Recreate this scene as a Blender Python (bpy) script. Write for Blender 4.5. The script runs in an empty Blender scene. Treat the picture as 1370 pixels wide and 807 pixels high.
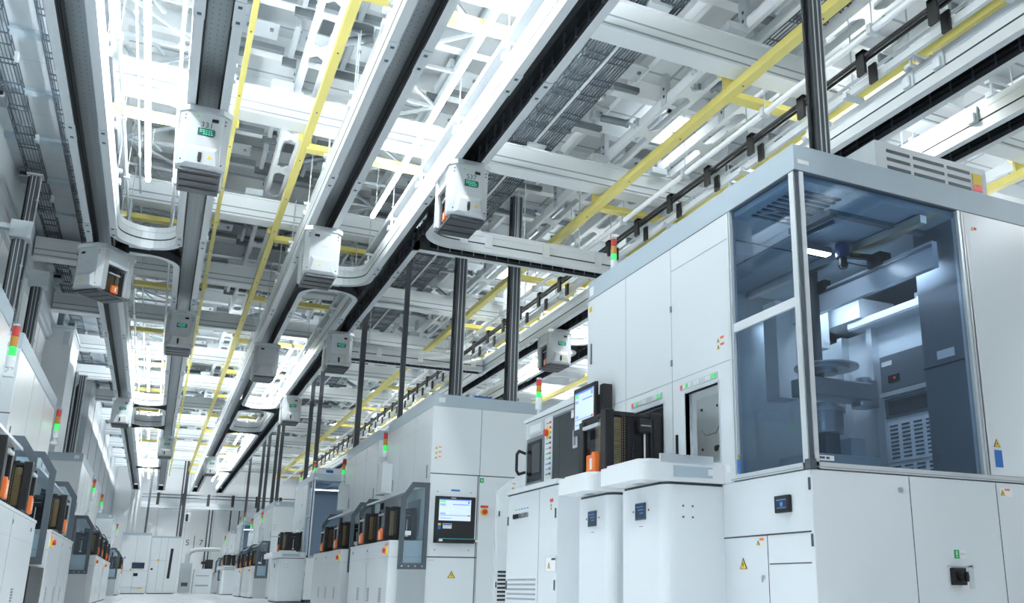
import bpy, bmesh, math, random
from mathutils import Vector, Matrix
random.seed(7)
S = bpy.context.scene
COL = S.collection
PI = math.pi

# ------------------------------------------------------------------ materials
def mat(name, col, rough=.45, metal=0., emit=None, estr=0., bump=0., bscale=40., spec=None, coat=0.):
    m = bpy.data.materials.new(name); m.use_nodes = True
    nt = m.node_tree; b = nt.nodes['Principled BSDF']
    b.inputs['Base Color'].default_value = (*col, 1)
    b.inputs['Roughness'].default_value = rough
    b.inputs['Metallic'].default_value = metal
    if coat: b.inputs['Coat Weight'].default_value = coat
    if emit:
        b.inputs['Emission Color'].default_value = (*emit, 1); b.inputs['Emission Strength'].default_value = estr
    # slight procedural variation so nothing is perfectly flat
    tc = nt.nodes.new('ShaderNodeTexCoord'); nz = nt.nodes.new('ShaderNodeTexNoise')
    nz.inputs['Scale'].default_value = bscale; nt.links.new(tc.outputs['Object'], nz.inputs['Vector'])
    mr = nt.nodes.new('ShaderNodeMapRange')
    mr.inputs['To Min'].default_value = max(0, rough-.04); mr.inputs['To Max'].default_value = min(1, rough+.04)
    nt.links.new(nz.outputs['Fac'], mr.inputs['Value']); nt.links.new(mr.outputs['Result'], b.inputs['Roughness'])
    if bump:
        bp = nt.nodes.new('ShaderNodeBump'); bp.inputs['Strength'].default_value = bump; bp.inputs['Distance'].default_value = .002
        nt.links.new(nz.outputs['Fac'], bp.inputs['Height']); nt.links.new(bp.outputs['Normal'], b.inputs['Normal'])
    return m

def glass(name, tint, gloss=.12, rough=.02):
    m = bpy.data.materials.new(name); m.use_nodes = True; nt = m.node_tree; nt.nodes.clear()
    o = nt.nodes.new('ShaderNodeOutputMaterial'); mx = nt.nodes.new('ShaderNodeMixShader')
    t = nt.nodes.new('ShaderNodeBsdfTransparent'); t.inputs[0].default_value = (*tint, 1)
    g = nt.nodes.new('ShaderNodeBsdfGlossy'); g.inputs['Roughness'].default_value = rough
    g.inputs[0].default_value = (.85, .93, 1, 1)
    lw = nt.nodes.new('ShaderNodeLayerWeight'); lw.inputs['Blend'].default_value = .5
    pw = nt.nodes.new('ShaderNodeMath'); pw.operation = 'POWER'; pw.inputs[1].default_value = 5
    nt.links.new(lw.outputs['Facing'], pw.inputs[0]); f = nt.nodes.new('ShaderNodeMath'); f.operation = 'MULTIPLY_ADD'; f.inputs[1].default_value = .9; f.inputs[2].default_value = .035
    nt.links.new(pw.outputs[0], f.inputs[0])
    ad = nt.nodes.new('ShaderNodeMath'); ad.operation = 'ADD'; ad.use_clamp = True; ad.inputs[1].default_value = gloss
    nt.links.new(f.outputs[0], ad.inputs[0]); nt.links.new(ad.outputs[0], mx.inputs[0])
    nt.links.new(t.outputs[0], mx.inputs[1]); nt.links.new(g.outputs[0], mx.inputs[2]); nt.links.new(mx.outputs[0], o.inputs[0])
    return m

def perforated(name):
    m = mat(name, (.42, .47, .5), .4, .6); nt = m.node_tree; b = nt.nodes['Principled BSDF']
    tc = nt.nodes.new('ShaderNodeTexCoord'); mp = nt.nodes.new('ShaderNodeMapping')
    mp.inputs['Scale'].default_value = (20, 13, 1)
    v = nt.nodes.new('ShaderNodeTexVoronoi'); v.inputs['Randomness'].default_value = 0; v.inputs['Scale'].default_value = 1
    r = nt.nodes.new('ShaderNodeValToRGB'); r.color_ramp.interpolation = 'CONSTANT'
    r.color_ramp.elements[0].color = (.06, .07, .08, 1); r.color_ramp.elements[1].position = .27; r.color_ramp.elements[1].color = (.42, .47, .5, 1)
    nt.links.new(tc.outputs['Object'], mp.inputs[0]); nt.links.new(mp.outputs[0], v.inputs['Vector'])
    nt.links.new(v.outputs['Distance'], r.inputs[0]); nt.links.new(r.outputs[0], b.inputs['Base Color'])
    return m

def panelled(name, c1, c2, sx, sy, lw=.012, rough=.5, metal=0.):
    """sheet panels with thin joints, world-scale brick pattern in object XY"""
    m = mat(name, c1, rough, metal); nt = m.node_tree; b = nt.nodes['Principled BSDF']
    tc = nt.nodes.new('ShaderNodeTexCoord'); br = nt.nodes.new('ShaderNodeTexBrick')
    br.offset = 0; br.inputs['Scale'].default_value = 1; br.inputs['Mortar Size'].default_value = lw
    br.inputs['Brick Width'].default_value = sx; br.inputs['Row Height'].default_value = sy
    br.inputs['Color1'].default_value = (*c1, 1); br.inputs['Color2'].default_value = tuple(x*.94 for x in c1)+(1,); br.inputs['Mortar'].default_value = (*c2, 1)
    nt.links.new(tc.outputs['Object'], br.inputs['Vector']); nt.links.new(br.outputs['Color'], b.inputs['Base Color'])
    return m

M = dict(
    white=mat('white_powder_coat', (.74, .79, .82), .22),
    white2=mat('white_plastic', (.74, .78, .80), .3, coat=.1),
    veh=mat('vehicle_cover_paint', (.51, .545, .565), .4),
    deckbar=mat('deck_bar_grey', (.20, .23, .25), .55),
    pale=mat('pale_blue_grey_paint', (.41, .50, .56), .4),
    slate=mat('slate_grey_paint', (.075, .098, .12), .45),
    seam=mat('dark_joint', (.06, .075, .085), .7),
    softseam=mat('shallow_joint', (.33, .38, .41), .6),
    alu=mat('anodised_aluminium', (.72, .76, .78), .3, .55),
    aluw=mat('bright_rail_aluminium', (.62, .66, .68), .38, .2),
    steel=mat('brushed_stainless', (.55, .59, .61), .3, .85),
    dsteel=mat('dark_brushed_steel', (.25, .28, .31), .35, .7),
    zinc=mat('galvanised_steel', (.58, .63, .66), .5, .2),
    beam=mat('grey_white_beam_paint', (.78, .82, .84), .5),
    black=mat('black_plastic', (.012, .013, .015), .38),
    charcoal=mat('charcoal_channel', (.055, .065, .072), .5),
    post=mat('dark_post_metal', (.09, .10, .11), .35, .5),
    yellow=mat('pale_yellow_paint', (.78, .68, .20), .45),
    warn=mat('warning_yellow', (.85, .60, .05), .5),
    orange=mat('orange_plastic', (.85, .20, .04), .4),
    red=mat('red_plastic', (.62, .05, .05), .4),
    redl=mat('red_lamp_lens', (.42, .035, .03), .3, emit=(1, .1, .08), estr=.04),
    ambl=mat('amber_lamp_lens', (.45, .21, .03), .3, emit=(1, .5, .05), estr=.03),
    grnl=mat('green_lamp_lit', (.05, .5, .12), .3, emit=(.04, .9, .14), estr=.38),
    led=mat('green_led', (.06, .45, .12), .3, emit=(.05, .8, .2), estr=.25),
    ledr=mat('red_led', (.55, .06, .07), .3, emit=(1, .1, .12), estr=.15),
    ledw=mat('unlit_led', (.75, .78, .78), .3),
    teal=mat('vehicle_display', (.025, .075, .085), .3, emit=(.03, .13, .15), estr=.05),
    gtext=mat('display_text', (.1, .6, .35), .4, emit=(.1, .75, .4), estr=.25),
    screen=mat('lit_screen', (.5, .58, .62), .25, emit=(.66, .82, .95), estr=.28),
    scrb=mat('screen_blue', (.1, .2, .7), .3, emit=(.08, .2, .85), estr=.25),
    scrg=mat('screen_green', (.2, .7, .25), .3, emit=(.15, .8, .25), estr=.25),
    scrn=mat('dark_touch_screen', (.015, .03, .055), .3, emit=(.03, .1, .22), estr=.06),
    scrt=mat('touch_screen_glyph', (.08, .18, .38), .3, emit=(.15, .45, .9), estr=.12),
    blue=mat('blue_sticker', (.03, .16, .50), .45),
    green=mat('green_sticker', (.02, .36, .12), .45),
    paper=mat('label_paper', (.78, .80, .80), .6),
    gold=mat('wafer_gold', (.50, .36, .17), .35, .4),
    lamp=mat('lit_tube', (1, 1, 1), .4, emit=(.93, .97, 1.0), estr=50.),
    intlamp=mat('lit_light_bar', (1, 1, 1), .4, emit=(.95, .97, 1.0), estr=22.),
    sky=mat('lit_skylight', (1, 1, 1), .4, emit=(.93, .97, 1.0), estr=5.),
    navy=mat('navy_camera_head', (.04, .06, .16), .35),
    smoke=glass('smoked_door_glass', (.25, .28, .3), .14),
    tint=glass('blue_tinted_glass', (.70, .785, .87), .0),
    shield=glass('shield_glass', (.83, .89, .92), .04),
    clear=glass('clear_window', (.92, .93, .93), .02),
    perf=perforated('perforated_channel_plate'),
    teals=mat('teal_keys', (.05, .35, .42), .4),
)
# floor / walls / ceiling
M['floor'] = panelled('cleanroom_floor', (.84, .87, .89), (.50, .54, .56), .6, .6, .006, .16)
M['wall'] = panelled('wall_panels', (.84, .87, .89), (.42, .46, .49), 1.2, 50, .008, .4)
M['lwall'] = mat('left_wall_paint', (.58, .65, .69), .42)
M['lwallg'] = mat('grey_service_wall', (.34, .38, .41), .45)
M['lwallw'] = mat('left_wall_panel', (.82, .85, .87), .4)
M['deck'] = panelled('ceiling_deck', (.62, .66, .68), (.30, .34, .37), 1.25, 1.05, .02, .5)
M['plank'] = panelled('ceiling_planks', (.50, .55, .58), (.38, .43, .46), .32, 1.26, .008, .5)

SPLIT = set('rod safety_sticker panel_sticker wall_sticker hinge latch door_latch screw bolt hanger_wire port_frame grip_slot holder cable_clip pod_plate hanger label sticker control lock electronics_box roof_bolt vent_panel saddle_plate equipment_upright roof_pipes tray_vent tray_inset console_label roof_fan_box arm_motor cross_slide gantry_rail clamp small_plate screen_glyph signal_box marking wall_conduit letter upright_profile base_rail latch_rod front_cover'.split())
MERGE = set('door_joint panel_joint vent_slots vent_holes'.split())
BODIES = set('cabinet_body lower_cabinet aisle_wall load_bench housing'.split())
# ------------------------------------------------------------------ mesh builder
class MB:
    def __init__(s): s.v = []; s.f = []; s.m = []; s.sm = []; s.pc = []
    def add(s, vs, fs, m=0, smooth=False):
        o = len(s.v); s.v += [tuple(p) for p in vs]; s.pc.append((o, len(s.v), len(s.f), len(s.f)+len(fs)))
        for f in fs: s.f.append(tuple(i+o for i in f)); s.m.append(m); s.sm.append(smooth)
        return s
    def box(s, x0, x1, y0, y1, z0, z1, m=0, bev=0.):
        if x0 > x1: x0, x1 = x1, x0
        if y0 > y1: y0, y1 = y1, y0
        if z0 > z1: z0, z1 = z1, z0
        if bev:
            b = min(bev, (x1-x0)*.45, (y1-y0)*.45, (z1-z0)*.45)
            bm = bmesh.new(); bmesh.ops.create_cube(bm, size=1)
            for v in bm.verts: v.co = ((x0+x1)/2+v.co.x*(x1-x0), (y0+y1)/2+v.co.y*(y1-y0), (z0+z1)/2+v.co.z*(z1-z0))
            bmesh.ops.bevel(bm, geom=list(bm.edges), offset=b, segments=2, affect='EDGES', profile=.6)
            bm.verts.index_update(); s.add([v.co[:] for v in bm.verts], [[v.index for v in f.verts] for f in bm.faces], m, False); bm.free()
            return s
        return s.add([(x, y, z) for x in (x0, x1) for y in (y0, y1) for z in (z0, z1)],
                     [(0, 1, 3, 2), (4, 6, 7, 5), (0, 4, 5, 1), (2, 3, 7, 6), (0, 2, 6, 4), (1, 5, 7, 3)], m)
    def prism(s, poly, axis, a0, a1, m=0):
        """extrude a 2D polygon along axis ('X': poly=(y,z), 'Y': (x,z), 'Z': (x,y))"""
        def p3(p, a): return {'X': (a, p[0], p[1]), 'Y': (p[0], a, p[1]), 'Z': (p[0], p[1], a)}[axis]
        n = len(poly); vs = [p3(p, a0) for p in poly]+[p3(p, a1) for p in poly]
        fs = [tuple(range(n))[::-1], tuple(range(n, 2*n))]+[(i, (i+1) % n, n+(i+1) % n, n+i) for i in range(n)]
        return s.add(vs, fs, m)
    def loft(s, a, b, m=0):
        n = len(a)
        return s.add(list(a)+list(b), [tuple(range(n))[::-1], tuple(range(n, 2*n))]+[(i, (i+1) % n, n+(i+1) % n, n+i) for i in range(n)], m)
    def cyl(s, p0, p1, r, n=10, m=0, r1=None, cap=True):
        p0 = Vector(p0); p1 = Vector(p1); d = (p1-p0).normalized()
        a = d.orthogonal().normalized(); b = d.cross(a); r1 = r if r1 is None else r1
        vs = []
        for p, rr in ((p0, r), (p1, r1)):
            for i in range(n):
                t = 2*PI*i/n; vs.append(p+(a*math.cos(t)+b*math.sin(t))*rr)
        s.add(vs, [(i, (i+1) % n, n+(i+1) % n, n+i) for i in range(n)], m, n > 6)
        if cap: s.add(vs, [tuple(range(n))[::-1], tuple(range(n, 2*n))], m)
        return s
    def bar(s, p0, p1, w, h, m=0):
        """rectangular bar between two points"""
        p0 = Vector(p0); p1 = Vector(p1); d = (p1-p0).normalized()
        up = Vector((0, 0, 1)) if abs(d.z) < .95 else Vector((0, 1, 0))
        a = d.cross(up).normalized()*w/2; b = a.normalized().cross(d).normalized()*h/2
        vs = [p+x*a+y*b for p in (p0, p1) for x, y in ((-1, -1), (1, -1), (1, 1), (-1, 1))]
        return s.add(vs, [(3, 2, 1, 0), (4, 5, 6, 7)]+[(i, (i+1) % 4, 4+(i+1) % 4, 4+i) for i in range(4)], m)
    def tube(s, path, r, n=8, m=0):
        for a, b in zip(path, path[1:]): s.cyl(a, b, r, n, m)
        for p in path[1:-1]: s.ball(p, r, m)
        return s
    def ball(s, c, r, m=0, n=8):
        vs = []; fs = []; h = n//2
        for j in range(h+1):
            for i in range(n):
                t = PI*j/h; q = 2*PI*i/n
                vs.append((c[0]+r*math.sin(t)*math.cos(q), c[1]+r*math.sin(t)*math.sin(q), c[2]+r*math.cos(t)))
        for j in range(h):
            for i in range(n): fs.append((j*n+i, (j+1)*n+i, (j+1)*n+(i+1) % n, j*n+(i+1) % n))
        return s.add(vs, fs, m, True)
    def clusters(s, tol=.006):
        bb = []
        for a, b, c, d in s.pc:
            p = s.v[a:b]; bb.append([min(q[i] for q in p)-tol/2 for i in range(3)]+[max(q[i] for q in p)+tol/2 for i in range(3)])
        n = len(bb); par = list(range(n))
        def find(i):
            while par[i] != i: i = par[i]
            return i
        for i in range(n):
            for j in range(i):
                if all(bb[i][k] <= bb[j][k+3] and bb[j][k] <= bb[i][k+3] for k in range(3)): par[find(i)] = find(j)
        g = {}
        for i in range(n): g.setdefault(find(i), []).append(i)
        out = []
        for ids in g.values():
            m = MB()
            for i in ids:
                a, b, c, d = s.pc[i]; o = len(m.v); m.v += s.v[a:b]; m.pc.append((o, len(m.v), len(m.f), len(m.f)+d-c))
                for f in range(c, d): m.f.append(tuple(x-a+o for x in s.f[f])); m.m.append(s.m[f]); m.sm.append(s.sm[f])
            out.append(m)
        return out
    def sweep(s, path, sec, ms=None):
        """sweep closed section [(u,w)] along a horizontal polyline; u is to the right of travel"""
        n = len(sec); vs = []
        for k, p in enumerate(path):
            a = Vector(path[max(k-1, 0)]); b = Vector(path[min(k+1, len(path)-1)]); d = (b-a); d.z = 0; d.normalize()
            r = Vector((d.y, -d.x, 0)); sc = 1
            if 0 < k < len(path)-1:
                e = (Vector(path[k])-a); e.z = 0; e.normalize(); c = max(.3, e.dot(d)); sc = 1/c
            vs += [Vector(p)+r*u*sc+Vector((0, 0, w)) for u, w in sec]
        for k in range(len(path)-1):
            for i in range(n):
                j = (i+1) % n
                s.f.append(tuple(x+len(s.v) for x in (k*n+i, k*n+j, (k+1)*n+j, (k+1)*n+i))); s.m.append(ms[i] if ms else 0); s.sm.append(False)
        o = len(s.v); s.v += [tuple(v) for v in vs]
        s.f.append(tuple(o+i for i in range(n))[::-1]); s.m.append(ms[0] if ms else 0); s.sm.append(False)
        s.f.append(tuple(o+(len(path)-1)*n+i for i in range(n))); s.m.append(ms[0] if ms else 0); s.sm.append(False)
        return s
    def build(s, name, mats, parent=None, label=None, kind=None):
        if name in SPLIT and parent is not None:
            cl = s.clusters()
            if len(cl) > 1: return [m.build1(name, mats, parent, label, kind) for m in cl][0]
        if name in MERGE and parent is not None:
            return s.merge(next(c for c in parent.children if c.name.split('.')[0] in BODIES), mats)
        return s.build1(name, mats, parent, label, kind)
    def merge(s, body, mats):
        """surface pattern (joints, slots) goes into the mesh of the body it lies on"""
        if not isinstance(mats, (list, tuple)): mats = [mats]
        me = body.data; off = Vector((0, 0, 0)); q = body.parent
        while q is not None: off += q.location; q = q.parent
        k = len(me.materials)
        for x in mats: me.materials.append(M[x])
        bm = bmesh.new(); bm.from_mesh(me)
        vs = [bm.verts.new(Vector(p)-off) for p in s.v]
        for f, a in zip(s.f, s.m):
            fc = bm.faces.new([vs[i] for i in f]); fc.material_index = k+min(a, len(mats)-1)
        bm.to_mesh(me); bm.free(); return body
    def build1(s, name, mats, parent=None, label=None, kind=None):
        me = bpy.data.meshes.new(name)
        off = Vector((0, 0, 0)); q = parent
        while q is not None: off += q.location; q = q.parent
        me.from_pydata([tuple(Vector(p)-off) for p in s.v], [], s.f)
        if not isinstance(mats, (list, tuple)): mats = [mats]
        for x in mats: me.materials.append(M[x])
        for p, a, b in zip(me.polygons, s.m, s.sm): p.material_index = min(a, len(mats)-1); p.use_smooth = b
        me.update()
        bm = bmesh.new(); bm.from_mesh(me); bmesh.ops.recalc_face_normals(bm, faces=bm.faces); bm.to_mesh(me); bm.free()
        o = bpy.data.objects.new(name, me); COL.objects.link(o)
        if parent is not None: o.parent = parent
        if label: o['label'] = label
        if kind: o['kind'] = kind
        return o

def tag(o, label, cat, group=None, kind=None):
    o['label'] = label; o['category'] = cat
    if group: o['group'] = group
    if kind: o['kind'] = kind
    return o
def thing(name, label, cat, loc=(0, 0, 0), group=None):
    o = bpy.data.objects.new(name, None); COL.objects.link(o); o.location = loc; o.empty_display_size = .1
    return tag(o, label, cat, group)
def struct(name, mb, m):
    o = mb.build(name, m); o['kind'] = 'structure'; return o
def copy_tree(o, parent=None):
    c = o.copy(); COL.objects.link(c)
    if parent is not None: c.parent = parent
    for ch in list(o.children): copy_tree(ch, c)
    return c
def text_mesh(txt, size, m, name, parent, loc, rot, ext=.0008, local=False):
    cu = bpy.data.curves.new('txt', 'FONT'); cu.body = txt; cu.size = size; cu.extrude = ext; cu.align_x = 'CENTER'; cu.align_y = 'CENTER'
    t = bpy.data.objects.new('txt', cu); me = bpy.data.meshes.new_from_object(t)
    bpy.data.objects.remove(t); bpy.data.curves.remove(cu)
    mt = Matrix.Translation(Vector(loc)) @ rot
    me.transform(mt); off = Vector((0, 0, 0)); q = parent
    while q is not None: off += q.location; q = q.parent
    if not local: me.transform(Matrix.Translation(-off))
    me.materials.clear(); me.materials.append(M[m])
    o = bpy.data.objects.new(name, me); COL.objects.link(o)
    if parent is not None: o.parent = parent
    return o
ROT_F = Matrix.Rotation(PI/2, 4, 'X')                                   # text faces -Y
ROT_L = Matrix.Rotation(-PI/2, 4, 'Z') @ Matrix.Rotation(PI/2, 4, 'X')  # text faces -X
ORD = ['first', 'second', 'third', 'fourth', 'fifth', 'sixth', 'seventh', 'eighth', 'ninth', 'tenth', 'eleventh', 'twelfth', 'thirteenth',
       'fourteenth', 'fifteenth', 'sixteenth', 'seventeenth', 'eighteenth', 'nineteenth', 'twentieth', 'twenty-first', 'twenty-second', 'twenty-third', 'twenty-fourth', 'twenty-fifth', 'twenty-sixth']
YEND = 47.
exec_parts = []

# ------------------------------------------------------------------ camera
H = .344
cam = bpy.data.cameras.new('camera'); co = bpy.data.objects.new('camera', cam); COL.objects.link(co)
f_px, px, py, yaw, pitch, roll = 1200.374, 816.316, 462.591, .460346782, .262016765, .002479455
fw = Vector((math.sin(yaw)*math.cos(pitch), math.cos(yaw)*math.cos(pitch), math.sin(pitch)))
rt = Vector((math.cos(yaw), -math.sin(yaw), 0)); up = rt.cross(fw)
r2 = math.cos(roll)*rt+math.sin(roll)*up; u2 = -math.sin(roll)*rt+math.cos(roll)*up
co.matrix_world = Matrix(((r2.x, u2.x, -fw.x, 0), (r2.y, u2.y, -fw.y, 0), (r2.z, u2.z, -fw.z, H), (0, 0, 0, 1)))
cam.sensor_width = 36; cam.lens = f_px*36/1370
cam.shift_x = (685-px)/1370; cam.shift_y = (py-403.5)/1370
cam.clip_start = .05; cam.clip_end = 200
S.camera = co

# ------------------------------------------------------------------ setting
b = MB().box(-2.3, 12, -3, YEND, -.1, 0); struct('floor', b, 'floor')
b = MB().box(-2.3, 12, YEND, YEND+.2, 0, 6.6); struct('wall_back', b, 'wall')
# left wall: panelled lower wall, ledge profiles, cove up to the plank ceiling, pier
b = MB()
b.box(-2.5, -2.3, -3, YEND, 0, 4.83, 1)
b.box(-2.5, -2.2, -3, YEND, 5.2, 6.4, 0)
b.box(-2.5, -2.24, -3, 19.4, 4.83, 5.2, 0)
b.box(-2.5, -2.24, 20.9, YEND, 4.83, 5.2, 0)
b.box(-2.3, -2.18, -3, 19.4, 4.9, 4.93, 2); b.box(-2.3, -2.18, -3, 19.4, 5.14, 5.2, 2)
for y in [1.2*k-2 for k in range(40)]: b.box(-2.3, -2.297, y, y+.012, 0, 4.83, 3)
for y in (4., 8.3, 12.6, 16.9): b.box(-2.3, -2.294, y, y+.05, 4.45, 4.6, 4)
struct('wall_left', b, ['lwall', 'lwallw', 'alu', 'softseam', 'black'])
b = MB().box(-2.3, -1.86, 19.4, 20.9, 0, 5.08, 0).box(-2.3, -1.84, 19.38, 20.92, 5.08, 5.13, 1).box(-2.0, -1.9, 19.3, 19.4, 4.75, 5.0, 2)
struct('trim_1', b, ['lwallw', 'zinc', 'zinc'])
b = MB().box(-2.2, -2.1, 19.8, 20.0, 5.16, 5.6, 0); struct('trim_2', b, ['slate'])
# plank ceiling strip over the left machines
b = MB().box(-2.3, -.95, -3, YEND, 5.62, 5.68); struct('ceiling', b, 'plank')
# high deck
b = MB().box(-.95, 12, -3, YEND, 6.35, 6.45)
struct('ceiling', b, ['deck', 'beam'])
b = MB().box(-.97, -.93, -3, YEND, 5.55, 6.4); struct('trim_3', b, 'beam')
PITCH = 3.05; BY = [6.42+PITCH*k for k in range(0, 13)]
b = MB()
for k in range(48):                                   # roof purlins under the deck, part of the ceiling itself
    y = -2.6+1.02*k
    b.box(-.93, 12, y, y+.07, 6.12, 6.35, 0); b.box(-.93, 12, y-.03, y+.10, 6.10, 6.12, 0)
for k in range(11):
    x = -.3+1.2*k
    b.box(x, x+.06, -3, YEND, 6.2, 6.35, 0)
for k in range(44):                                   # bolted stiffener plates
    y = -2.1+1.02*k
    for x in (.35, .95, 1.5, 2.6, 3.1, 4.25, 5.3, 6.9):
        if (k*7+int(x*10)) % 3 == 0: continue
        b.box(x-.17, x+.2, y-.12, y+.2, 6.085, 6.1, 1)
        for dx in (-.1, .13):
            b.box(x+dx-.018, x+dx+.018, y-.02, y+.016, 6.06, 6.085, 2)
        b.box(x-.25, x-.2, y-.3, y+.35, 6.0, 6.1, 1).box(x-.22, x+.3, y+.30, y+.37, 6.03, 6.09, 2).box(x-.3, x-.05, y+.5, y+.54, 6.0, 6.09, 2)
struct('ceiling', b, ['beam', 'zinc', 'deckbar'])
# left ceiling battens across the planks
b = MB()
for k in range(38): b.box(-2.3, -.97, -2+1.27*k, -1.86+1.27*k, 5.58, 5.62, 0)
struct('ceiling', b, 'pale')

for k, y in enumerate(BY):
    t = thing('ceiling_beam', f'wide grey white steel beam spanning the hall under the ceiling, {ORD[k]} from the near end', 'beam', (0, y, 5.2), 'cross beams under the ceiling')
    xl = -.9 if k < 3 else -2.18
    MB().box(xl, 12, y-.11, y+.13, 5.2, 5.215, 0).box(xl, 12, y-.10, y-.085, 5.215, 5.5, 0).box(xl, 12, y+.095, y+.11, 5.215, 5.5, 0)\
        .box(xl, 12, y-.12, y+.14, 5.5, 5.52, 0).box(xl, 12, y-.105, y-.10, 5.32, 5.335, 1).box(xl, 12, y-.106, y-.1, 5.23, 5.245, 1).build('flange', ['beam', 'softseam'], t)
    c = MB()
    for x in (.55, 2.9, 3.5, 4.35, 5.2, 7.2): c.box(x, x+.22, y-.2, y+.22, 5.52, 5.60)
    c.build('saddle_plate', 'zinc', t)

# perforated girders running away from the camera
def girder(x, w, label):
    t = thing('perforated_girder', label, 'girder', (x, 20, 5.7), 'perforated girders below the deck')
    b = MB(); y0, y1 = -2.5, 46.5; e = .05
    b.box(x-w/2, x-w/2+e, y0, y1, 5.7, 5.72).box(x+w/2-e, x+w/2, y0, y1, 5.7, 5.72)
    n = int((y1-y0)/1.02)
    for k in range(n):
        y = y0+1.02*k; c = .06
        b.prism([(x-w/2+e, y-.08-c), (x-w/2+e+c, y-.08), (x+w/2-e-c, y-.08), (x+w/2-e, y-.08-c), (x+w/2-e, y+.08+c), (x+w/2-e-c, y+.08), (x-w/2+e+c, y+.08), (x-w/2+e, y+.08+c)], 'Z', 5.7, 5.72)
    b.build('slotted_web', 'beam', t)
    MB().box(x-w/2, x-w/2+.012, y0, y1, 5.72, 5.84).box(x+w/2-.012, x+w/2, y0, y1, 5.72, 5.84).build('flange', 'beam', t)
    for k in range(30):
        y = y0+.9+1.6*k
        h = MB()
        h.box(x-w/2-.01, x-w/2+.05, y, y+.12, 5.72, 6.1).box(x-w/2-.02, x-w/2, y+.03, y+.05, 5.8, 5.83, 1).box(x-w/2-.02, x-w/2, y+.03, y+.05, 5.9, 5.93, 1)
        h.build('bolted_hanger', ['zinc', 'slate'], t)
for x, w, lb in ((.93, .24, 'white girder with oblong slots left of the long yellow rail near the aisle centre'),
                 (3.02, .2, 'white girder with oblong slots hidden partly behind the paired cable trays'),
                 (4.82, .27, 'white girder with oblong slots above the long yellow rail over the right machines'),
                 (5.6, .25, 'white slotted girder above the dark tube run at the right track'),
                 (7.4, .27, 'rightmost white slotted girder below the ceiling')):
    girder(x, w, lb)

# luminous ceiling panels set in the deck; far right row is added fill light
for x, w, wh in ((5.3, .3, 'right of the right slotted girder'), (8.6, .9, 'added as fill light above the far right of the hall')):
    for k, y in enumerate(BY[::2]):
        t = thing('ceiling_light_panel', f'square lit white panel in the deck {wh}, {ORD[k]} from the near end', 'light', (x, y+1.9, 6.08), 'lit deck panels')
        MB().box(x-w/2, x+w/2, y+2.3, y+3.1, 6.07, 6.08).build('diffuser', 'sky', t)
        MB().box(x-w/2-.04, x-w/2, y+2.25, y+3.15, 6.06, 6.1).box(x+w/2, x+w/2+.04, y+2.25, y+3.15, 6.06, 6.1).box(x-w/2-.04, x+w/2+.04, y+2.25, y+2.3, 6.06, 6.1).box(x-w/2-.04, x+w/2+.04, y+3.1, y+3.15, 6.06, 6.1).build('frame', 'beam', t)
# yellow rails and cross bars
def yrail(x, w, label, y1=45.):
    t = thing('yellow_rail', label, 'rail', (x, 20, 5.1), 'long yellow rails under the ceiling beams')
    b = MB().box(x-w/2, x+w/2, -2.5, y1, 5.06, 5.06+w*.9)
    for k in range(40): b.box(x-.008, x+.008, -2+1.2*k, -1.98+1.2*k, 5.056, 5.06, 1)
    b.build('channel', ['yellow', 'slate'], t)
    for y in BY:
        if y > y1: break
        MB().box(x-w/2-.03, x+w/2+.03, y+.2, y+.23, 5.14, 5.30).box(x-w/2-.06, x+w/2+.06, y+.16, y+.28, 5.285, 5.30).build('hanger_bracket', 'yellow', t)
yrail(.98, .08, 'long yellow rail over the aisle between the two left and two middle tracks')
yrail(4.62, .10, 'long yellow rail high over the right hand machines, in front of the posts')
yrail(.235, .05, 'slim yellow rail tight beside the second track from the left')
yrail(2.50, .05, 'slim yellow rail beside the bright light strip left of the fourth track')
yrail(5.86, .09, 'yellow rail half hidden behind the large grey track on the right')
yrail(8.75, .1, 'yellow rail at the far right above the tall glass machine')
cnt = 0
for k, y in enumerate(BY):
    for x0, x1, where in ((-.92, -.18, 'above the light between the two left tracks'), (1.0, 1.34, 'stub beside the centre yellow rail'),
                          (1.62, 2.48, 'above the light between the two middle tracks'), (4.66, 6.3, 'reaching right from the right yellow rail')):
        o = MB().box(x0, x1, y+.2, y+.27, 5.06, 5.13).box(x0, x1, y+.17, y+.30, 5.05, 5.06).build('yellow_cross_bar', 'yellow')
        tag(o, f'yellow bar {where}, {ORD[k]} from near end', 'bar', 'yellow cross bars')

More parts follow.
